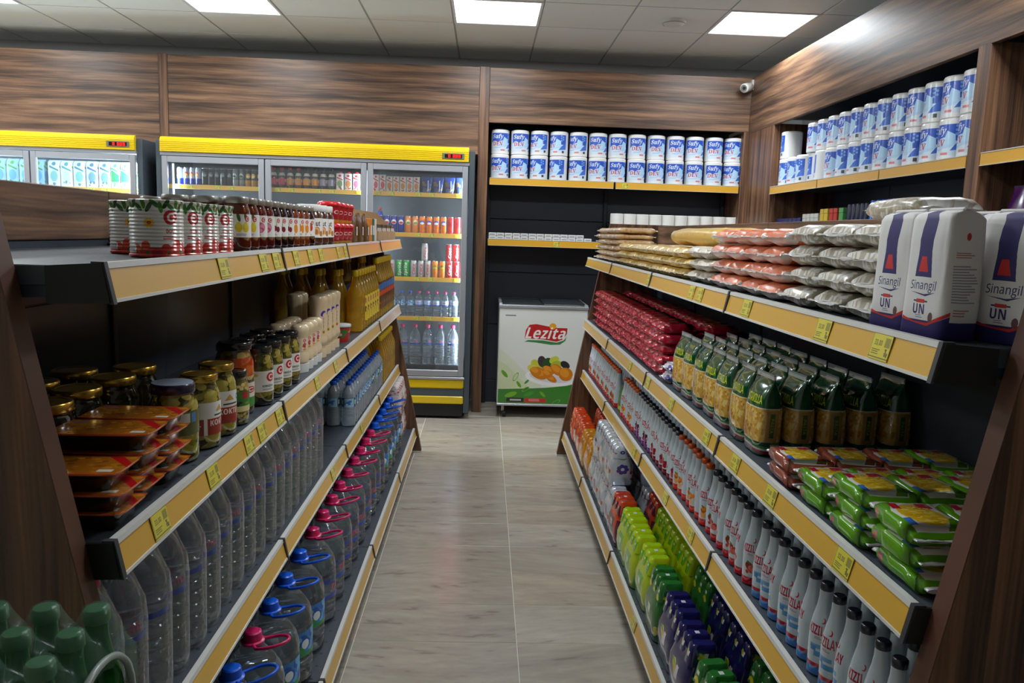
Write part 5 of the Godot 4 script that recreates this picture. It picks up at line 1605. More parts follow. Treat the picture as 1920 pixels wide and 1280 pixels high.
	part(pu, "pouch", loft("purple pouch", [[0.0, 0.06, 0.03, 4.0], [0.06, 0.075, 0.045, 3.0], [0.2, 0.07, 0.03, 3.0], [0.27, 0.055, 0.008, 3.0], [0.3, 0.05, 0.002, 4.0]], 24, {"wr": 0.012, "freq": 16.0}), mt("purple_foil", c8(80, 24, 96), 0.25, {"coat": 0.5}))
	part(pu, "seal", rbox(0.1, 0.012, 0.005, 0.001), mt("purple_seal", c8(60, 18, 76), 0.3), Vector3(0, 0.296, 0))
	for i in 3:
		put(pu, "shiny purple pouch on the right wall shelf beyond the walnut upright", "pouch", "purple pouches", Vector3(2.24, 1.461, -3.26 + 0.16 * i), -PI / 2 + jit(0.2))

# ------------------------------------------------------------------ drink coolers
func coolers() -> void:
	cooler(-2.63, -2.53 + 2.43, 3, -2.53, "three door glass fronted drinks cooler with a yellow canopy", 1.7)
	cooler(-4.35, -2.63, 2, -4.30, "bright glass fronted milk cooler with a yellow canopy", 16.0)

func cooler(_x: float, x1: float, doors: int, x0: float, label: String, power: float) -> void:
	var zf := -6.2
	var w := x1 - x0
	var xc := (x0 + x1) / 2
	var o := base("drinks_cooler", Vector3(xc, 0, zf))
	tag(o, label, "cooler")
	var h := w / 2
	var grey := mt("cooler_grey", c8(72, 82, 90), 0.4)
	var dark := mt("cooler_dark", c8(44, 48, 52), 0.5)
	var inner := mt("cooler_liner", c8(84, 88, 92), 0.5) if doors == 3 else mt("bright_cooler_liner", c8(206, 212, 216), 0.5)
	var yellow := mt("cooler_yellow", c8(226, 192, 6), 0.3, {"coat": 0.5})
	var alu := mt("brushed_aluminium", c8(176, 178, 184), 0.35, {"metal": 0.5})
	for s in [-1.0, 1.0]:
		part(o, "side_panel", boxes([[Vector3(-0.022, 0.05, -0.68), Vector3(0.022, 2.12, -0.002)]], 0.004), grey, Vector3(s * (h - 0.022), 0, 0))
	part(o, "back_liner", boxes([[Vector3(-h + 0.045, 0.3, -0.66), Vector3(h - 0.045, 2.02, -0.64)]], 0.002), inner)
	part(o, "roof", boxes([[Vector3(-h + 0.045, 2.02, -0.66), Vector3(h - 0.045, 2.10, -0.01)]], 0.003), inner)
	part(o, "base_cabinet", boxes([[Vector3(-h + 0.045, 0.05, -0.66), Vector3(h - 0.045, 0.36, -0.012)]], 0.003), dark)
	# ribbed canopy: bulging top edge with fine grooves below
	var prof := [Vector2(0.0, 2.03), Vector2(0.03, 2.03)]
	for i in 5:
		prof.append(Vector2(0.034, 2.034 + 0.014 * i))
		prof.append(Vector2(0.034, 2.044 + 0.014 * i))
		prof.append(Vector2(0.031, 2.046 + 0.014 * i))
	prof.append_array([Vector2(0.034, 2.105), Vector2(0.03, 2.125), Vector2(0.018, 2.14), Vector2(0.0, 2.145)])
	var can := part(o, "canopy", extrude(prof, -h + 0.045, h - 0.045), yellow, Vector3.ZERO, Vector3(0, -PI / 2, 0))
	part(o, "canopy_trim", boxes([[Vector3(-h + 0.04, 2.005, -0.01), Vector3(h - 0.04, 2.028, 0.02)]], 0.002), alu)
	# temperature display
	var dp := part(o, "control_panel", boxes([[Vector3(-0.085, -0.022, 0), Vector3(0.085, 0.022, 0.004)]], 0.002), mt("panel_grey", c8(110, 108, 90), 0.4), Vector3(h - 0.165, 2.072, 0.034))
	part(dp, "display_window", boxes([[Vector3(-0.065, -0.014, 0.004), Vector3(0.068, 0.014, 0.006)]], 0.001), mt("display_black", c8(30, 10, 10), 0.2))
	var digit := mt("red_display_digit", c8(255, 40, 30), 0.4, {"emis": Color(1.0, 0.08, 0.04), "power": 2.2})
	for i in 4:
		part(dp, "display_digit", boxes([[Vector3(-0.008, -0.01, 0.006), Vector3(-0.005, 0.01, 0.007)], [Vector3(0.004, -0.01, 0.006), Vector3(0.007, 0.01, 0.007)], [Vector3(-0.008, 0.008, 0.006), Vector3(0.007, 0.0105, 0.007)], [Vector3(-0.008, -0.0105, 0.006), Vector3(0.007, -0.008, 0.007)], [Vector3(-0.008, -0.0015, 0.006), Vector3(0.007, 0.0015, 0.007)]], 0.0), digit, Vector3([-0.03, 0.005, 0.026, 0.048][i], 0, 0))
	# plinth: yellow, grey and yellow bands over a dark kick board
	part(o, "plinth_band", boxes([[Vector3(-h + 0.045, 0.25, -0.012), Vector3(h - 0.045, 0.325, 0.012)]], 0.01), yellow)
	part(o, "plinth_panel", boxes([[Vector3(-h + 0.045, 0.19, -0.012), Vector3(h - 0.045, 0.25, 0.006)]], 0.003), grey)
	part(o, "plinth_band", boxes([[Vector3(-h + 0.045, 0.125, -0.012), Vector3(h - 0.045, 0.19, 0.01)]], 0.008), yellow)
	part(o, "kick_board", boxes([[Vector3(-h + 0.05, 0.02, -0.05), Vector3(h - 0.05, 0.125, -0.01)]], 0.004), mt("kick_black", c8(30, 31, 33), 0.6))
	part(o, "sill", boxes([[Vector3(-h + 0.04, 0.325, -0.02), Vector3(h - 0.04, 0.345, 0.02)]], 0.003), alu)
	# doors
	var dw := (w - 0.09) / doors
	var glass := mt("door_glass", c8(236, 242, 244), 0.02, {"alpha": 0.03})
	var cold := mt("led_strip_light", Color.WHITE, 0.5, {"emis": Color(0.86, 0.94, 1.0), "power": 3.0})
	for i in doors:
		var x := -h + 0.045 + dw * (i + 0.5)
		var a := dw / 2 - 0.004
		var d := part(o, "door", boxes([[Vector3(-a, 0.35, -0.012), Vector3(-a + 0.042, 2.0, 0.018)], [Vector3(a - 0.042, 0.35, -0.012), Vector3(a, 2.0, 0.018)], [Vector3(-a + 0.042, 1.955, -0.012), Vector3(a - 0.042, 2.0, 0.018)], [Vector3(-a + 0.042, 0.35, -0.012), Vector3(a - 0.042, 0.4, 0.018)]], 0.003), alu, Vector3(x, 0, 0))
		part(d, "pane", boxes([[Vector3(-a + 0.042, 0.4, 0.0), Vector3(a - 0.042, 1.955, 0.004)]], 0.0), glass)
		part(d, "gasket", boxes([[Vector3(-a - 0.004, 0.35, -0.016), Vector3(-a + 0.002, 2.0, 0.006)]], 0.0), mt("kick_black", c8(30, 31, 33), 0.6))
		# five wire shelves behind each door
		for y in [1.79 if doors == 3 else 1.742, 1.475, 1.125, 0.81, 0.42]:
			var sh := part(o, "cooler_shelf", boxes([[Vector3(-a + 0.01, -0.014, -0.58), Vector3(a - 0.01, 0, -0.1)]], 0.002), mt("cooler_shelf_grey", c8(96, 100, 104), 0.45), Vector3(x, y, 0))
			part(sh, "price_strip", boxes([[Vector3(-a + 0.012, -0.028, -0.1), Vector3(a - 0.012, 0.006, -0.092)]], 0.001), strip_mat() if y > 0.5 else mt("kick_black", c8(30, 31, 33), 0.6))
			for t in 7:
				if (t * 5 + int(y * 10)) % 3 == 0 or y < 0.5: continue
				part(sh, "price_tag", flat_card(0.05, 0.028), tag_mat(), Vector3(-a + 0.07 + (2 * a - 0.14) * t / 6.0, -0.011, -0.0905))
		# upright light strip behind the frame of each door
		var left_side: bool = i == 0
		var lx := x - a + 0.05 if left_side else x + a - 0.015
		part(o, "led_strip", boxes([[Vector3(-0.006, 0.42, -0.085), Vector3(0.006, 1.95, -0.075)]], 0.001), cold, Vector3(lx, 0, 0))
		var l := AreaLight3D.new()
		l.name = "cooler_glow"
		l.area_size = Vector2(0.03, 1.5)
		l.area_range = 12.0
		l.light_color = Color(0.84, 0.93, 1.0)
		l.light_energy = power
		l.shadow_enabled = true
		l.position = Vector3(lx + (0.01 if left_side else -0.01), 1.19, -0.088)
		l.rotation = Vector3(0, -0.75 if left_side else 0.75, 0)
		o.add_child(l)

func drink_can(called: String, key: String, h: float, r: float, m: Material) -> Node3D:
	var p := proto(called)
	part(p, "can_body", loft("can %.3f %.3f" % [h, r], [[0.0, r * 0.76], [0.006, r * 0.96], [0.01, r], [h - 0.014, r], [h - 0.005, r * 0.84], [h - 0.002, r * 0.84]], 18, {"cap1": false}), m)
	part(p, "can_top", loft("can top %.3f %.3f" % [h, r], [[h - 0.004, r * 0.85], [h, r * 0.85], [h, r * 0.78], [h - 0.003, r * 0.76]], 18), mt("tinplate", c8(190, 190, 186), 0.3, {"metal": 0.9}))
	return p

func can_print(key: String, bg: Color, mark: Color, text := "", text_col := Color.WHITE, low := Color(0, 0, 0, 0)) -> Material:
	var im := cv(192, 128, bg)
	if low.a > 0: rc(im, 0, 0.6, 1, 0.4, low)
	for u in [0.0, 0.5, 1.0]:
		if text:
			tx(im, text, u, 0.5, 40, text_col, {"turn": -PI / 2, "sx": 0.9, "skew": 0.15})
		else:
			el(im, u, 0.36, 0.13, 0.14, mark)
			el(im, u, 0.4, 0.1, 0.07, text_col)
	return mt(key, Color.WHITE, 0.25, {"tex": im, "metal": 0.25, "coat": 0.4})

func carton_print(key: String, bg: Color, a: Color, b: Color, green := false) -> Material:
	var im := cv(256, 128, bg)
	for u in [0.0, 0.25, 0.5, 0.75, 1.0]:
		if green:
			pg(im, [Vector2(u - 0.11, 0.3), Vector2(u + 0.11, 0.5), Vector2(u + 0.11, 0.75), Vector2(u - 0.11, 0.75)], a)
		else:
			el(im, u, 0.6, 0.09, 0.2, a)
		pg(im, [Vector2(u - 0.11, 0.2), Vector2(u + 0.11, 0.36), Vector2(u + 0.11, 0.42), Vector2(u - 0.11, 0.28)], b)
		el(im, u, 0.14, 0.05, 0.07, b)
		speckle(im, 4, 0.015, 0.03, [a.darkened(0.2), b], u - 0.08, 0.78, 0.16, 0.14)
	return mt(key, Color.WHITE, 0.4, {"tex": im, "coat": 0.3})

func drink_carton(called: String, w: float, h: float, d: float, m: Material, cap: Material) -> Node3D:
	var p := proto(called)
	part(p, "carton", loft("carton %.3f %.3f" % [w, h], [[0.0, w / 2, d / 2, 12.0], [h * 0.84, w / 2, d / 2, 12.0], [h * 0.94, w / 2, d * 0.3, 12.0], [h, w / 2, 0.002, 12.0]] if cap == null else [[0.0, w / 2, d / 2, 12.0], [h * 0.86, w / 2, d / 2, 12.0], [h * 0.94, w / 2 * 0.96, d * 0.36, 12.0]], 24), m)
	if cap:
		part(p, "cap", loft("carton cap", [[h * 0.92, 0.016], [h, 0.015], [h + 0.004, 0.012]], 14), cap, Vector3(0, 0, 0.005))
	return p

func cooler_goods() -> void:
	var zf := -6.335
	var top := 1.791
	# door one: slim cans
	var energy := drink_can("energy_can", "e", 0.135, 0.0235, can_print("blue_silver_can", c8(176, 190, 214), c8(206, 50, 50), "", c8(226, 200, 60), c8(34, 56, 170)))
	var black := drink_can("energy_can", "b", 0.135, 0.0235, can_print("black_can", c8(24, 28, 30), c8(60, 74, 78), "", c8(110, 120, 120)))
	var grey := drink_can("energy_can", "g", 0.135, 0.0235, can_print("grey_can", c8(110, 120, 116), c8(190, 196, 190), "", c8(70, 80, 80), c8(150, 156, 150)))
	var goldc := drink_can("energy_can", "y", 0.135, 0.0235, can_print("gold_can", c8(60, 58, 50), c8(206, 160, 50), "", c8(226, 200, 120), c8(206, 150, 50)))
	var list := [energy, energy, energy, energy, black, black, black, black, black, grey, grey, goldc, goldc, goldc]
	var named := ["blue and silver", "blue and silver", "blue and silver", "blue and silver", "black", "black", "black", "black", "black", "grey", "grey", "gold", "gold", "gold"]
	for i in list.size():
		put(list[i], "slim %s drink can on the cooler's top shelf" % named[i], "can", "slim cans in the cooler", Vector3(-2.40 + 0.0478 * i, top, zf + jit(0.004)), jit(0.4))
	# door two: dark bottles and cartons with red caps
	for k in 4:
		var cols: Array = [[c8(60, 10, 16), c8(206, 60, 80)], [c8(80, 34, 12), c8(214, 140, 60)], [c8(60, 28, 10), c8(226, 150, 40)], [c8(26, 18, 34), c8(150, 140, 160)]][k]
		var b := proto("juice_bottle")
		part(b, "bottle", loft("juice bottle", [[0.0, 0.026], [0.004, 0.029], [0.08, 0.03], [0.1, 0.026], [0.13, 0.014], [0.15, 0.0125]], 16), mt("juice_glass_%d" % k, cols[0], 0.08, {"coat": 1.0}))
		var im := cv(128, 64, cols[1])
		for u in [0.25, 0.75]: el(im, u, 0.35, 0.1, 0.3, c8(226, 220, 200))
		part(b, "label", loft("juice label", [[0.03, 0.0298], [0.078, 0.0305]], 18, {"cap0": false, "cap1": false}), mt("juice_label_%d" % k, Color.WHITE, 0.4, {"tex": im}))
		part(b, "neck_label", loft("juice neck label", [[0.1, 0.0264], [0.122, 0.0185]], 16, {"cap0": false, "cap1": false}), mt("juice_neck_label", c8(222, 214, 190), 0.4))
		part(b, "cap", loft("juice cap", [[0.146, 0.0145], [0.16, 0.014], [0.162, 0.011]], 14), mt("red_cap", c8(196, 30, 36), 0.35) if k < 2 else mt("black_plastic", c8(16, 17, 19), 0.5))
		for i in 2:
			put(b, ["dark red juice bottle with a red label in the cooler", "brown juice bottle with a cream label in the cooler", "amber juice bottle with an orange label in the cooler", "dark purple juice bottle with a grey label in the cooler"][k], "bottle", "juice bottles in the cooler", Vector3(-1.675 + 0.0645 * (2 * k + i), top, zf), jit(0.2))
	var redcap := mt("red_cap", c8(196, 30, 36), 0.35)
	for i in 4:
		var cc := drink_carton("juice_carton", 0.058, 0.14, 0.058, carton_print("juice_carton_%d" % i, c8(222, 218, 212), [c8(120, 150, 90), c8(206, 140, 70), c8(170, 90, 120), c8(226, 180, 60)][i], c8(196, 40, 50)), redcap)
		put(cc, ["white juice carton with green print and red cap", "white juice carton with orange print and red cap", "white juice carton with pink print and red cap", "white juice carton with yellow print and red cap"][i], "carton", "juice cartons with red caps", Vector3(-1.155 + 0.064 * i, top, zf), 0)
	# door three, top: small cartons and pouches
	for i in 7:
		var cc := drink_carton("juice_carton", 0.05, 0.125 if i > 1 else 0.135, 0.04, carton_print("small_carton_%d" % mini(i, 3), c8(222, 216, 208), [c8(206, 90, 110), c8(200, 80, 100), c8(206, 120, 60), c8(214, 140, 70)][mini(i, 3)], c8(186, 60, 50)), null)
		put(cc, "small white juice carton with pink print in the cooler" if i < 2 else "small white juice carton with orange fruit in the cooler", "carton", "small juice cartons", Vector3(-0.875 + 0.053 * i, top, zf), 0)
	var pim := cv(256, 128, c8(50, 72, 150))
	speckle(pim, 40, 0.03, 0.07, [c8(176, 186, 200), c8(90, 110, 180), c8(150, 120, 70), c8(206, 190, 170)], 0, 0.35, 1, 0.6)
	var pouch := proto("drink_pouch")
	part(pouch, "pouch", loft("drink pouch", [[0.0, 0.03, 0.022, 4.0], [0.02, 0.033, 0.024, 3.0], [0.08, 0.038, 0.016, 3.0], [0.12, 0.041, 0.004, 4.0], [0.13, 0.041, 0.0015, 4.0]], 20), mt("silver_blue_pouch", Color.WHITE, 0.25, {"tex": pim, "metal": 0.35}))
	part(pouch, "straw", loft("pouch straw", [[0.02, 0.002], [0.1, 0.002]], 8), white_plastic(), Vector3(0.01, 0, 0.024))
	for i in 4:
		put(pouch, "blue and silver drink pouch in the cooler", "pouch", "drink pouches", Vector3(-0.475 + 0.09 * i, top, zf), 0)
	# second shelf
	var blue := drink_can("drink_can", "p", 0.135, 0.0262, can_print("blue_cola_can", c8(30, 50, 150), c8(226, 226, 230), "", c8(196, 40, 50)))
	var oj := drink_can("drink_can", "o", 0.135, 0.0262, can_print("pale_orange_can", c8(222, 130, 60), c8(226, 206, 160), "", c8(110, 150, 80)))
	var or2 := drink_can("drink_can", "f", 0.135, 0.0262, can_print("orange_can", c8(232, 120, 16), c8(50, 70, 160), "", c8(236, 236, 240)))
	var red := drink_can("drink_can", "r", 0.135, 0.0262, can_print("red_can", c8(200, 28, 32), c8(170, 20, 26), "", c8(150, 18, 24), c8(210, 50, 36)))
	var s2 := [blue, blue, blue, blue, oj, oj, or2, or2, or2, or2, red, red]
	for i in s2.size():
		put(s2[i], "%s drink can on the cooler's second shelf" % ["dark blue", "dark blue", "dark blue", "dark blue", "pale orange", "pale orange", "bright orange", "bright orange", "bright orange", "bright orange", "red", "red"][i], "can", "cans on the second cooler shelf", Vector3(-0.845 + 0.0565 * i, 1.476, zf), jit(0.25))
	var cola := proto("cola_bottle")
	part(cola, "bottle", loft("cola bottle", [[0.0, 0.026], [0.005, 0.03], [0.1, 0.03], [0.13, 0.024], [0.17, 0.013], [0.18, 0.0125]], 16), mt("dark_cola", c8(26, 12, 10), 0.06, {"coat": 1.0}))
	part(cola, "label", loft("cola label", [[0.12, 0.0278], [0.165, 0.0155]], 16, {"cap0": false, "cap1": false}), mt("cola_label_blue", c8(30, 60, 170), 0.4))
	part(cola, "cap", loft("cola cap", [[0.178, 0.0145], [0.195, 0.014]], 14), mt("red_cap", c8(196, 30, 36), 0.35))
	put(cola, "dark cola bottle with red cap behind the cans in the cooler", "bottle", "", Vector3(-0.85, 1.476, zf - 0.07), 0)
	# third shelf
	var green := drink_can("drink_can", "s", 0.135, 0.0262, can_print("green_can", c8(20, 156, 50), Color.WHITE, "Sprite", c8(226, 236, 226)))
	var sil := drink_can("drink_can", "z", 0.135, 0.0262, can_print("silver_can", c8(176, 174, 172), c8(196, 40, 44), "Coca", c8(196, 40, 44)))
	var ora := drink_can("drink_can", "w", 0.135, 0.0262, can_print("yellow_orange_can", c8(230, 130, 20), c8(150, 130, 40), "", c8(200, 180, 60)))
	var coke := drink_can("drink_can", "c", 0.135, 0.0262, can_print("red_script_can", c8(206, 24, 28), Color.WHITE, "Coca", c8(236, 230, 228)))
	var s3 := [sil, sil, green, green, sil, sil, sil, ora, ora, coke, coke]
	for i in s3.size():
		put(s3[i], "%s drink can on the cooler's third shelf" % ["silver", "silver", "green", "green", "silver", "silver", "silver", "yellow and orange", "yellow and orange", "red", "red"][i], "can", "cans on the third cooler shelf", Vector3(-0.80 + 0.0575 * i, 1.126, zf), jit(0.2))
	for q in [[-0.485, sil], [-0.29, coke], [-0.232, coke]]:
		put(q[1], "drink can stacked on the row of the cooler's third shelf", "can", "stacked cans in the cooler", Vector3(q[0], 1.1265 + 0.135, zf - 0.02), 0.3)
	# water
	var wi := cv(256, 96, c8(170, 196, 226))
	rc(wi, 0, 0.8, 1, 0.2, c8(50, 90, 190))
	for u in [0.2, 0.53, 0.86]: tx(wi, "nu", u, 0.45, 40, c8(190, 60, 110))
	var wl := mt("cooler_water_label", Color.WHITE, 0.3, {"tex": wi})
	var ws := pet_bottle("small_water_bottle", 0.205, 0.0325, pink_cap(), wl, 0.1, 0.135)
	var wb := pet_bottle("small_water_bottle", 0.205, 0.0325, blue_cap(), mats["small_water_label"], 0.092, 0.132)
	for i in 10:
		put(wb if i < 5 else ws, "small water bottle with %s cap on the cooler's fourth shelf" % ("a blue" if i < 5 else "a pink"), "bottle", "small water bottles in the cooler", Vector3(-0.875 + 0.0705 * i, 0.811, zf), jit(0.4))
	var wl2 := pet_bottle("water_bottle", 0.325, 0.0435, pink_cap(), mats["large_water_label"], 0.165, 0.215)
	for i in 7:
		put(wl2, "large water bottle with a pink cap on the cooler's bottom shelf", "bottle", "large water bottles in the cooler", Vector3(-0.855 + 0.102 * i, 0.421, zf - 0.01), jit(0.4))
	# milk cooler
	var milk := [carton_print("milk_pale", c8(226, 232, 234), c8(206, 230, 226), c8(80, 160, 170)), carton_print("milk_teal", c8(222, 230, 234), c8(130, 206, 206), c8(60, 140, 150)), carton_print("milk_blue", c8(216, 226, 234), c8(110, 160, 210), c8(50, 110, 170)), carton_print("milk_green", c8(226, 234, 228), c8(40, 150, 80), c8(60, 140, 120), true), carton_print("milk_leaf", c8(150, 200, 226), c8(90, 170, 214), c8(80, 160, 80))]
	var row := [[-3.355, 1, "pale"], [-3.26, 0, "pale"], [-3.163, 1, "teal"], [-3.066, 2, "blue"], [-2.97, 2, "blue"], [-2.887, 3, "green"], [-2.811, 3, "green"], [-2.735, 3, "green"]]
	for i in 8: row.append([-3.475 - 0.097 * i, 4, "sky blue"])
	for r in row:
		var mc := drink_carton("milk_carton", 0.073 if r[1] == 3 else 0.092, 0.205, 0.07, milk[r[1]], null)
		put(mc, "white milk carton with %s print in the bright cooler" % r[2], "carton", "milk cartons", Vector3(r[0], 1.743, zf - 0.01), 0)

# ------------------------------------------------------------------ chest freezer
func freezer() -> void:
	var o := base("chest_freezer", Vector3(0.488, 0, -6.3))
	tag(o, "white chest freezer on castors with a food poster on its front", "freezer")
	var w := 0.72
	var im := cv(576, 664, c8(224, 226, 222))
	# pale green tint printed low on the poster, in flat steps
	var g := c8(206, 216, 176)
	pg(im, [Vector2(0.0, 0.42), Vector2(0.12, 0.5), Vector2(0.3, 0.66), Vector2(0.5, 0.8), Vector2(0.5, 0.9), Vector2(0, 0.9)], c8(216, 222, 200))
	pg(im, [Vector2(0.0, 0.55), Vector2(0.1, 0.6), Vector2(0.25, 0.74), Vector2(0.4, 0.86), Vector2(0, 0.9)], g)
	var green := c8(56, 128, 40)
	var hill := []
	for i in 21:
		var t := i / 20.0
		hill.append(Vector2(t, 0.855 - 0.005 * sin(t * 6.0) - 0.1 * pow(t, 2.2)))
	hill.append_array([Vector2(1, 1), Vector2(0, 1)])
	pg(im, hill, green)
	for l in [[0.07, 0.69, 0.055, 0.9, c8(96, 160, 40)], [0.24, 0.8, 0.045, 1.0, c8(96, 160, 40)], [0.33, 0.77, 0.035, -0.8, c8(70, 140, 50)], [0.15, 0.91, 0.075, -0.35, c8(120, 176, 40)], [0.52, 0.9, 0.045, 0.8, c8(110, 170, 40)], [0.36, 0.9, 0.06, -0.4, c8(70, 146, 50)]]:
		leaf(im, l[0], l[1], l[2], l[3], l[4])
	for l in [[0.2, 0.72, 0.06, -1.1], [0.32, 0.85, 0.05, -0.6], [0.68, 0.985, 0.06, -0.6]]:
		leaf(im, l[0], l[1], l[2], l[3], c8(120, 176, 60))
		leaf(im, l[0], l[1], l[2] * 0.78, l[3], c8(206, 214, 178) if l[1] < 0.84 else green)
	# logo
	pg(im, [Vector2(0.285, 0.345), Vector2(0.33, 0.325), Vector2(0.5, 0.325), Vector2(0.66, 0.345), Vector2(0.74, 0.32), Vector2(0.775, 0.28), Vector2(0.76, 0.325), Vector2(0.7, 0.365), Vector2(0.6, 0.37), Vector2(0.42, 0.35), Vector2(0.34, 0.345)], c8(60, 130, 70))
	pg(im, [Vector2(0.29, 0.31), Vector2(0.3, 0.22), Vector2(0.34, 0.165), Vector2(0.42, 0.155), Vector2(0.55, 0.175), Vector2(0.66, 0.19), Vector2(0.78, 0.19), Vector2(0.775, 0.25), Vector2(0.73, 0.31), Vector2(0.66, 0.335), Vector2(0.5, 0.315), Vector2(0.36, 0.31)], c8(190, 34, 36))
	el(im, 0.61, 0.175, 0.04, 0.033, c8(232, 160, 40))
	tx(im, "Lezita", 0.535, 0.25, 108, c8(238, 236, 232), {"skew": 0.28, "sx": 0.88})
	# plate of nuggets and salad
	el(im, 0.61, 0.72, 0.3, 0.09, c8(238, 238, 240), 0.08)
	el(im, 0.61, 0.705, 0.255, 0.068, c8(212, 214, 220), 0.08)
	for s in [[0.44, 0.59, 0.08, c8(196, 196, 60)], [0.5, 0.55, 0.07, c8(60, 50, 60)], [0.56, 0.575, 0.08, c8(40, 80, 40)], [0.64, 0.53, 0.06, c8(196, 206, 70)], [0.67, 0.58, 0.07, c8(170, 186, 60)], [0.77, 0.58, 0.06, c8(46, 44, 50)], [0.4, 0.63, 0.07, c8(210, 206, 90)]]:
		el(im, s[0], s[1], s[2], s[2] * 0.6, s[3], s[0] * 9.0)
	for nn in [[0.47, 0.675, 0.11, 0.06], [0.43, 0.655, 0.07, 0.045], [0.58, 0.64, 0.075, 0.04], [0.68, 0.635, 0.09, 0.05], [0.78, 0.68, 0.085, 0.07], [0.61, 0.725, 0.08, 0.033], [0.57, 0.68, 0.06, 0.036]]:
		el(im, nn[0], nn[1], nn[2], nn[3], c8(206, 122, 26), nn[0])
		el(im, nn[0] - 0.014, nn[1] - 0.014, nn[2] * 0.7, nn[3] * 0.6, c8(226, 148, 44), nn[0])
	rc(im, 0.1, 0.945, 0.2, 0.045, c8(34, 34, 36))
	lines(im, 1, 0.14, 0.958, 0.13, 0.04, c8(190, 190, 190))
	rc(im, 0.31, 0.945, 0.25, 0.045, c8(196, 40, 40))
	lines(im, 2, 0.36, 0.955, 0.18, 0.03, c8(226, 190, 186))
	rc(im, 0.06, 0.065, 0.12, 0.012, c8(120, 124, 126))
	var white := mt("freezer_white", c8(222, 224, 222), 0.35)
	part(o, "cabinet", boxes([[Vector3(-w / 2, 0.11, -0.55), Vector3(w / 2, 0.915, -0.004)]], 0.006), white)
	var st := SurfaceTool.new()
	st.begin(Mesh.PRIMITIVE_TRIANGLES)
	quad(st, Vector3(-w / 2 + 0.008, 0.125, -0.0005), Vector3(w / 2 - 0.008, 0.125, -0.0005), Vector3(w / 2 - 0.008, 0.9, -0.0005), Vector3(-w / 2 + 0.008, 0.9, -0.0005))

	var pst := SurfaceTool.new()
	pst.begin(Mesh.PRIMITIVE_TRIANGLES)
	quad(pst, Vector3(-w / 2 + 0.008, 0.125, 0.0), Vector3(w / 2 - 0.008, 0.125, 0.0), Vector3(w / 2 - 0.008, 0.9, 0.0), Vector3(-w / 2 + 0.008, 0.9, 0.0))
	part(o, "front_poster", pst.commit(), mt("freezer_poster", Color.WHITE, 0.3, {"tex": im, "coat": 0.3}))
	var alu := mt("brushed_aluminium", c8(176, 178, 184), 0.35, {"metal": 0.5})
	part(o, "rim", boxes([[Vector3(-w / 2 - 0.004, 0.905, -0.556), Vector3(w / 2 + 0.004, 0.945, -0.52)], [Vector3(-w / 2 - 0.004, 0.905, -0.03), Vector3(w / 2 + 0.004, 0.93, 0.008)], [Vector3(-w / 2 - 0.004, 0.905, -0.52), Vector3(-w / 2 + 0.03, 0.94, -0.03)], [Vector3(w / 2 - 0.03, 0.905, -0.52), Vector3(w / 2 + 0.004, 0.94, -0.03)]], 0.004), alu)
	part(o, "base_rail", boxes([[Vector3(-w / 2 - 0.002, 0.1, -0.55), Vector3(w / 2 + 0.002, 0.118, 0.003)]], 0.003), alu)
	var gl := mt("freezer_glass", c8(70, 82, 88), 0.05, {"alpha": 0.5})
	for i in 2:
		var d := part(o, "sliding_lid", boxes([[Vector3(-0.166, 0.0, -0.24), Vector3(0.166, 0.006, 0.24)]], 0.001), gl, Vector3(-0.168 + 0.33 * i, 0.935 + 0.008 * i, -0.275))
		part(d, "lid_frame", boxes([[Vector3(-0.17, 0, -0.245), Vector3(-0.158, 0.01, 0.245)], [Vector3(0.158, 0, -0.245), Vector3(0.17, 0.01, 0.245)], [Vector3(-0.158, 0, 0.232), Vector3(0.158, 0.01, 0.245)], [Vector3(-0.158, 0, -0.245), Vector3(0.158, 0.01, -0.232)]], 0.001), mt("black_upright", c8(34, 37, 42), 0.5))
	for x in [-0.31, 0.31]:
		for z in [-0.05, -0.5]:
			var c := part(o, "castor", boxes([[Vector3(-0.012, 0.05, -0.02), Vector3(0.012, 0.102, 0.02)]], 0.003), mt("castor_steel", c8(160, 160, 158), 0.4, {"metal": 0.6}), Vector3(x, 0, z))
			part(c, "wheel", loft("castor wheel", [[-0.014, 0.022], [-0.012, 0.027], [0.012, 0.027], [0.014, 0.022]], 18), mt("black_plastic", c8(16, 17, 19), 0.5), Vector3(0.012, 0.028, 0.012), Vector3(0, 0, PI / 2))

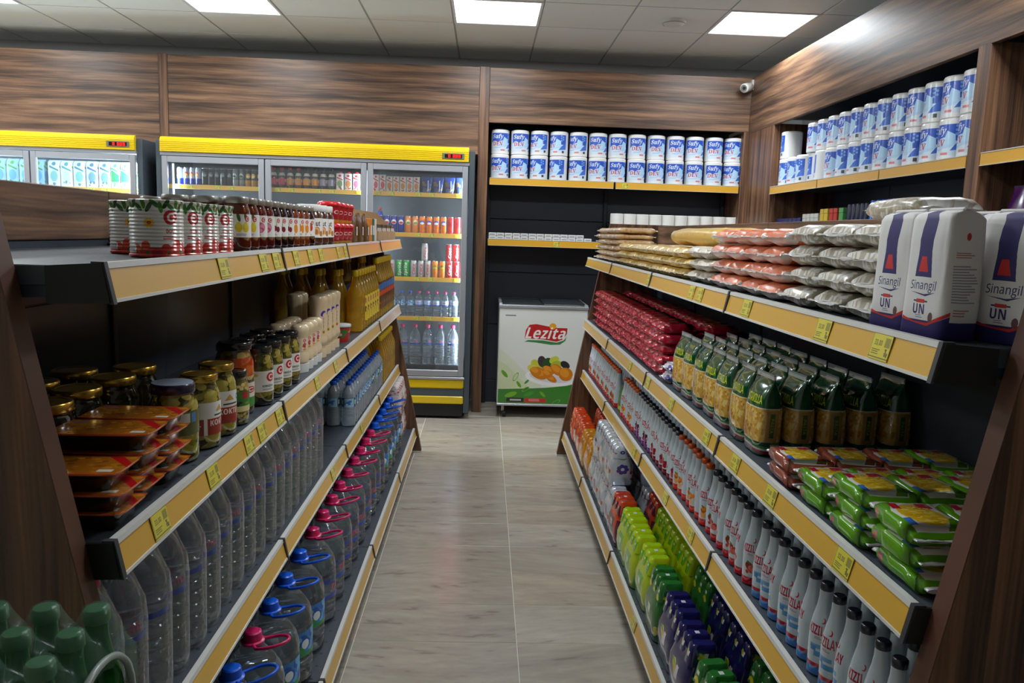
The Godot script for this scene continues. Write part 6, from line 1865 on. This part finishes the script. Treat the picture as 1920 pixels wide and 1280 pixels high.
# ------------------------------------------------------------------ shrink wrapped green bottles stacked at the near end
func green_packs() -> void:
	var glass := mt("green_bottle_glass", c8(30, 110, 46), 0.06, {"alpha": 0.55, "refr": 0.04})
	var capm := mt("pale_green_cap", c8(58, 110, 70), 0.35)
	var pack := proto("mineral_water_pack")
	var h := 0.205
	for ix in 4:
		for iz in 3:
			var b := Node3D.new()
			b.name = "bottle"
			b.position = Vector3(-0.06 * ix, 0, -0.06 * iz)
			pack.add_child(b, true)
			part(b, "glass_body", loft("green bottle", [[0.0, 0.024], [0.004, 0.028], [0.1, 0.0285], [0.12, 0.026], [0.15, 0.016], [0.17, 0.013], [0.19, 0.0125]], 18), glass)
			part(b, "label", loft("green bottle label", [[0.035, 0.0289], [0.09, 0.0289]], 18, {"cap0": false, "cap1": false}), mt("green_label", c8(64, 140, 76), 0.4))
			part(b, "cap", loft("green bottle cap", [[0.186, 0.0145], [0.188, 0.0155], [0.2, 0.015], [0.203, 0.013]], 16), capm)
	# film: a sheet over the caps that sags between them, and sides with a round opening at each end
	var st := SurfaceTool.new()
	st.begin(Mesh.PRIMITIVE_TRIANGLES)
	st.set_smooth_group(0)
	var nx := 48
	var nz := 36
	var x0 := -0.212
	var x1 := 0.032
	var z0 := -0.152
	var z1 := 0.032
	var grid := []
	for i in nx + 1:
		var row := []
		for j in nz + 1:
			var x := lerpf(x0, x1, i / float(nx))
			var z := lerpf(z0, z1, j / float(nz))
			var y := 0.158
			for ix in 4:
				for iz in 3:
					var d := Vector2(x + 0.06 * ix, z + 0.06 * iz).length()
					var hh := 0.2055 if d < 0.0145 else 0.2055 - (1.0 - exp(-(d - 0.0145) / 0.02)) * 0.055
					y = maxf(y, hh)
			var edge := minf(minf(x - x0, x1 - x), minf(z - z0, z1 - z))
			y -= 0.02 * (1.0 - smoothstep(0.0, 0.016, edge))
			row.append(Vector3(x, y, z))
		grid.append(row)
	for i in nx:
		for j in nz:
			for q in [[i, j], [i + 1, j + 1], [i + 1, j], [i, j], [i, j + 1], [i + 1, j + 1]]:
				st.set_uv(Vector2.ZERO)
				st.add_vertex(grid[q[0]][q[1]])
	# long sides
	for j in [0, nz]:
		for i in nx:
			var a: Vector3 = grid[i][j]
			var b: Vector3 = grid[i + 1][j]
			for v in [a, b, Vector3(b.x, 0.0, b.z), a, Vector3(b.x, 0.0, b.z), Vector3(a.x, 0.0, a.z)]:
				st.set_uv(Vector2.ZERO)
				st.add_vertex(v)
	# short ends with an oval opening
	for i in [0, nx]:
		var outer := []
		for j in nz + 1: outer.append(grid[i][j])
		for k in 8: outer.append(Vector3(outer[0].x, 0.13 - 0.13 * (k + 1) / 8.0, z1))
		for k in 12: outer.append(Vector3(outer[0].x, 0.0, lerpf(z1, z0, (k + 1) / 12.0)))
		for k in 7: outer.append(Vector3(outer[0].x, 0.13 * (k + 1) / 8.0, z0))
		var mid := Vector3(outer[0].x, 0.092, (z0 + z1) / 2)
		var inn := []
		for v in outer:
			var a := atan2(v.y - mid.y, v.z - mid.z)
			inn.append(mid + Vector3(0, sin(a) * 0.072, cos(a) * 0.076))
		for k in outer.size():
			var m := (k + 1) % outer.size()
			for v in [outer[k], outer[m], inn[m], outer[k], inn[m], inn[k]]:
				st.set_uv(Vector2.ZERO)
				st.add_vertex(v)
		var ring := tube("film lip %d" % i, inn, 0.0045, 6, true)
		part(pack, "film_lip", ring, mt("milky_film_lip", c8(150, 160, 156), 0.3))
	st.generate_normals()
	part(pack, "shrink_film", st.commit(), mt("green_pack_film", c8(110, 150, 128), 0.28, {"alpha": 0.2, "spec": 0.9}))
	for k in 5:
		put(pack, "shrink wrapped tray of green mineral water bottles, top of the stack beside the end panel" if k == 4 else "shrink wrapped tray of green mineral water bottles under the top one of its stack", "bottle pack", "stack of green bottle packs", Vector3(-0.455, 0.002 + 0.2085 * k, -0.785), 0.0)

# ------------------------------------------------------------------ small fittings
func small_fittings() -> void:
	var white := mt("camera_white", c8(214, 214, 210), 0.35)
	var o := base("security_camera", Vector3(2.06, 2.73, -6.41))
	tag(o, "white bullet security camera in the corner under the ceiling", "camera")
	part(o, "mount", boxes([[Vector3(0.0, -0.012, -0.05), Vector3(0.05, 0.012, -0.02)], [Vector3(0.035, -0.03, -0.06), Vector3(0.05, 0.05, -0.01)]], 0.004), white)
	var b := part(o, "housing", loft("camera housing", [[0.0, 0.034], [0.004, 0.037], [0.1, 0.037], [0.11, 0.034], [0.115, 0.026]], 20, {"cap1": false}), white, Vector3(0.02, -0.005, -0.03), Vector3(PI / 2 + 0.25, -0.7, 0))
	part(b, "lens_face", loft("camera face", [[0.108, 0.031], [0.11, 0.031]], 20), mt("camera_face", c8(120, 118, 116), 0.3))
	part(b, "lens", loft("camera lens", [[0.11, 0.014], [0.114, 0.012]], 16), mt("lens_black", c8(16, 16, 20), 0.05, {"coat": 1.0}))
	var d := base("smoke_detector", Vector3(1.24, CEIL, -5.55))
	tag(d, "round white smoke detector on the ceiling", "detector")
	part(d, "housing", loft("detector housing", [[-0.034, 0.045], [-0.032, 0.06], [-0.014, 0.082], [0.0, 0.086]], 22), white)
	part(d, "vent_ring", loft("detector ring", [[-0.024, 0.0755], [-0.02, 0.0785]], 22, {"cap0": false, "cap1": false}), mt("detector_grey", c8(150, 150, 148), 0.5))
